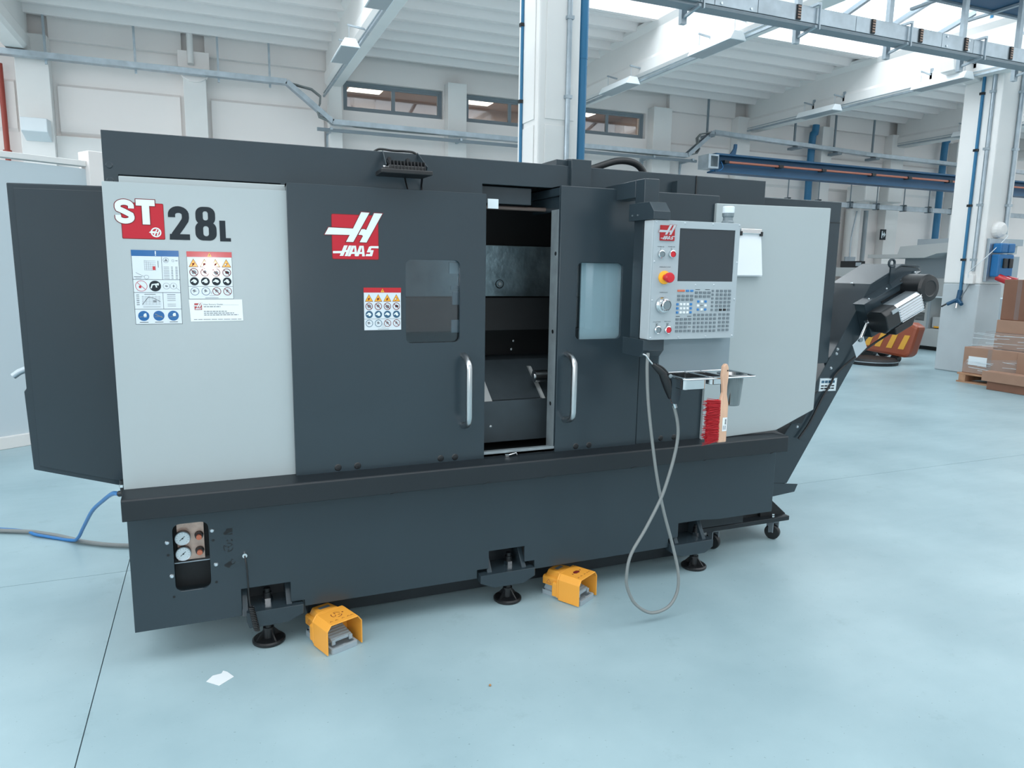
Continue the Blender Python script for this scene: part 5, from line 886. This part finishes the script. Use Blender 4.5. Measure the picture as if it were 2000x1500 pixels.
t = thing('wall_socket', 'blue wall socket with grey cable by the wall ducts', 'socket', (13.3, 12.3, 1.6)); MB().box(13.25, 13.55, 12.32, 12.36, 1.35, 1.85).build('back_plate', 'mgreyd', t); MB().box(13.3, 13.5, 12.2, 12.32, 1.5, 1.72).build('body', 'sock', t, 0.015); MB().cyl((13.4, 12.2, 1.42), (13.4, 12.12, 1.38), 0.06, 12).build('plug', 'sock', t); MB().tube(bez([(13.35, 12.3, 1.85), (13.35, 12.3, 2.3), (13.45, 12.3, 2.86)]), 0.016, 6).build('cable', 'zinc', t)
t = thing('exit_sign', 'small black and white pictogram sign on the wall', 'sign', (14.5, 12.46, 2.3)); MB().box(14.42, 14.58, 12.45, 12.48, 2.26, 2.50).build('plate', 'kprint', t); d = Decal(12.45); d.p(rect(14.44, 14.47, 2.30, 2.46)); d.p(rect(14.50, 14.56, 2.37, 2.40)); d.p([(14.51, 2.31), (14.57, 2.38), (14.51, 2.45)]); d.p(rect(14.47, 14.50, 2.36, 2.41)); d.build('pictogram', 'wprint', t)
# grey sheet-metal machine beyond the right column
t = thing('press_machine', 'large grey sheet metal machine with vents beyond the conveyor', 'machine', (13.5, 10, 0))
MB().box(13.12, 14.6, 9.3, 10.45, 0.08, 0.43).build('lower_cabinet', 'mgrey', t, 0.01); MB().box(13.2, 14.6, 9.3, 10.45, 0.0, 0.08).build('plinth', 'black', t)
MB().box(13.12, 14.6, 9.3, 10.45, 1.07, 1.42).build('upper_cabinet', 'mgrey', t, 0.01); MB().box(13.10, 14.6, 9.3, 10.45, 1.04, 1.07).build('ledge', 'wprint', t)
sd = MB().box(13.12, 14.6, 10.05, 10.45, 0.43, 1.04).build('side_cabinet', 'mgrey', t, 0.006); MB().box(13.6, 14.6, 9.3, 10.05, 0.43, 1.04).build('recess_back', 'mgreyd', t); MB().box(13.118, 13.14, 10.02, 10.07, 0.43, 1.42).build('post', 'mgreyd', t)
for z0 in (1.16, 0.80, 0.58): 
    m = MB()
    for q in range(6): m.box(13.112, 13.121, 10.12, 10.32, z0 + q * 0.028, z0 + q * 0.028 + 0.015)
    m.build('vent', 'kprint', t)
m = MB()
for z0 in (0.86, 0.68):
    for q in range(6): m.box(13.59, 13.601, 9.75, 9.95, z0 + q * 0.024, z0 + q * 0.024 + 0.012)
m.build('vent', 'kprint', t)
MB().box(13.2, 13.58, 9.3, 10.0, 0.45, 0.66).build('inner_box', 'mgrey', t, 0.006); MB().box(13.19, 13.2, 9.3, 9.95, 0.45, 0.48).build('warning_tape', 'estopy', t)
MB().prism([(11.15, 1.80), (9.85, 1.80), (9.60, 1.88), (9.30, 1.90), (9.30, 2.08), (10.4, 2.02), (10.45, 1.87), (11.15, 1.87)], 'x', 12.6, 14.4).build('hood', 'mgrey', t)
MB().box(13.0, 14.4, 9.2, 10.35, 2.05, 2.17).build('top_cover', 'mgreyd', t); MB().box(13.14, 14.5, 9.3, 10.7, 1.42, 1.85).build('back_panel', 'mgreyd', t); MB().box(12.9, 13.05, 9.32, 9.6, 1.45, 2.1).build('blue_motor', 'sock', t, 0.03)
t = thing('control_box', 'dark flat box with lighter end standing behind the conveyor', 'box', (11.9, 11, 1.5)); MB().box(12.0, 12.1, 10.75, 11.28, 1.60, 1.73).build('body', 'black', t, 0.01); MB().box(11.985, 12.0, 10.76, 10.88, 1.63, 1.70).build('label_plate', 'mgreyd', t); MB().box(12.0, 12.5, 10.4, 11.4, 1.42, 1.60).build('stand', 'mgrey', t)
MB().box(12.1, 12.4, 10.5, 11.3, 0.0, 1.42).build('leg', 'mgrey', t)
# orange truck body with yellow hazard stripes
t = thing('floor_truck', 'orange industrial truck rear with slanted yellow hazard stripes', 'truck', (10.9, 8.8, 0))
MB().prism([(9.50, 0.16), (8.46, 0.11), (8.38, 0.18), (8.27, 0.64), (8.4, 0.70), (9.50, 0.72)], 'x', 10.6, 10.82).build('body', 'truck', t, 0.05)
MB().box(10.80, 11.4, 9.3, 10.0, 0.10, 0.62).build('chassis', 'matteblack', t, 0.02)
for wx, wy, wr_ in ((10.72, 8.72, 0.07), (10.95, 9.45, 0.12), (10.95, 9.88, 0.12), (11.3, 9.45, 0.12), (11.3, 9.88, 0.12)): MB().cyl((wx - 0.05, wy, wr_), (wx + 0.05, wy, wr_), wr_, 20).build('wheel', 'black', t)
for k, y in enumerate((8.47, 8.70, 8.93, 9.15)): MB().hexa([(10.592, y + 0.02, 0.25), (10.592, y + 0.13, 0.25), (10.6, y + 0.13, 0.25), (10.6, y + 0.02, 0.25), (10.592, y - 0.08, 0.49), (10.592, y + 0.02, 0.49), (10.6, y + 0.02, 0.49), (10.6, y - 0.08, 0.49)]).build('hazard_stripe', 'stripe', t)
t = thing('round_base', 'low dark grey rounded base on the floor before the orange truck', 'base', (10.15, 8.75, 0)); MB().lathe([(0, 0.10), (0.36, 0.10), (0.40, 0.06), (0.40, 0.0), (0, 0.0)], (10.2, 8.75, 0), (0, 0, 1), 28).build('body', 'matteblack', t); MB().lathe([(0.401, 0.062), (0.401, 0.05), (0.39, 0.05)], (10.2, 8.75, 0), (0, 0, 1), 28).build('trim_ring', 'zinc', t)
# wrapped pallet of boxes
t = thing('wooden_pallet', 'wooden pallet under the film-wrapped cardboard boxes', 'pallet', (10.2, 6.2, 0))
for y in (6.82, 6.32, 5.82, 5.3):
    MB().box(9.72, 10.62, y - 0.05, y + 0.05, 0.02, 0.11).build('block_row', 'palletwood', t, 0.004)
for x in (9.72, 9.95, 10.18, 10.42): MB().box(x, x + 0.18, 5.2, 6.9, 0.11, 0.135).build('deck_board', 'palletwood', t, 0.003)
MB().box(9.72, 9.86, 5.2, 6.9, 0.0, 0.02).build('bottom_board', 'palletwood', t)
def boxc(x0, x1, y0, y1, z0, z1, m, label, tape=True, lab=False):
    o = thing('cardboard_box', label, 'box', ((x0 + x1) / 2, (y0 + y1) / 2, z0), 'boxes on the wrapped pallet'); MB().box(x0, x1, y0, y1, z0, z1).build('carton', m, o, 0.006)
    if tape: MB().box(x0 - 0.002, x0, (y0 + y1) / 2 - 0.03, (y0 + y1) / 2 + 0.03, z0 + 0.01, z1 - 0.005).build('tape', 'film', o)
    if lab: MB().box(x0 - 0.004, x0 - 0.002, y1 - 0.34, y1 - 0.08, z0 + 0.12, z0 + 0.24).build('shipping_label', 'paper', o)
    return o
boxc(9.76, 10.6, 6.12, 6.86, 0.135, 0.50, 'card', 'brown box at the lower left of the wrapped pallet, with white label', True, True)
boxc(9.72, 10.6, 5.30, 6.10, 0.135, 0.50, 'card', 'brown box at the lower right of the wrapped pallet')
boxc(9.85, 10.6, 5.45, 6.52, 0.505, 0.72, 'card', 'flat brown box in the middle layer under plastic film')
boxc(9.92, 10.6, 6.10, 6.52, 0.90, 1.44, 'card2', 'tall dark brown box at the top of the pallet')
boxc(9.80, 10.55, 5.35, 6.08, 0.90, 1.48, 'card3', 'yellowish brown box at the top right of the pallet')
boxc(9.88, 10.6, 5.40, 6.53, 0.722, 0.898, 'card', 'flat box under the two tall boxes', False)
o = MB().hexa([(9.70, 5.28, 0.15), (10.63, 5.28, 0.15), (10.63, 6.89, 0.15), (9.735, 6.89, 0.15), (9.80, 5.3, 0.735), (10.63, 5.3, 0.735), (10.63, 6.62, 0.735), (9.82, 6.62, 0.735)])
o = o.build('stretch_film', 'film'); tag(o, 'shiny clear stretch film wound around the lower boxes', 'plastic film')
m = MB(); random.seed(3)
for k in range(46):
    z = 0.17 + 0.012 * k + random.uniform(-0.02, 0.02); y0 = random.uniform(5.4, 6.6); L = random.uniform(0.15, 0.5); x = 9.70 + (z - 0.15) * 0.2 + (y0 - 5.28) * 0.022 - 0.006
    bar(m, (x, y0, z), (x + L * 0.022, min(6.8, y0 + L), z + random.uniform(-0.03, 0.03)), 0.004, random.uniform(0.002, 0.006))
m.build('film_folds', 'wprint', o)
o = boxc(9.45, 9.66, 5.65, 6.28, 0.0, 0.11, 'card2', 'low flattened box lying on the floor before the pallet', False); o['group'] = 'loose boxes by the pallet'
MB().box(9.42, 9.60, 5.6, 6.34, 0.11, 0.24).build('flap', 'card', o, 0.004)
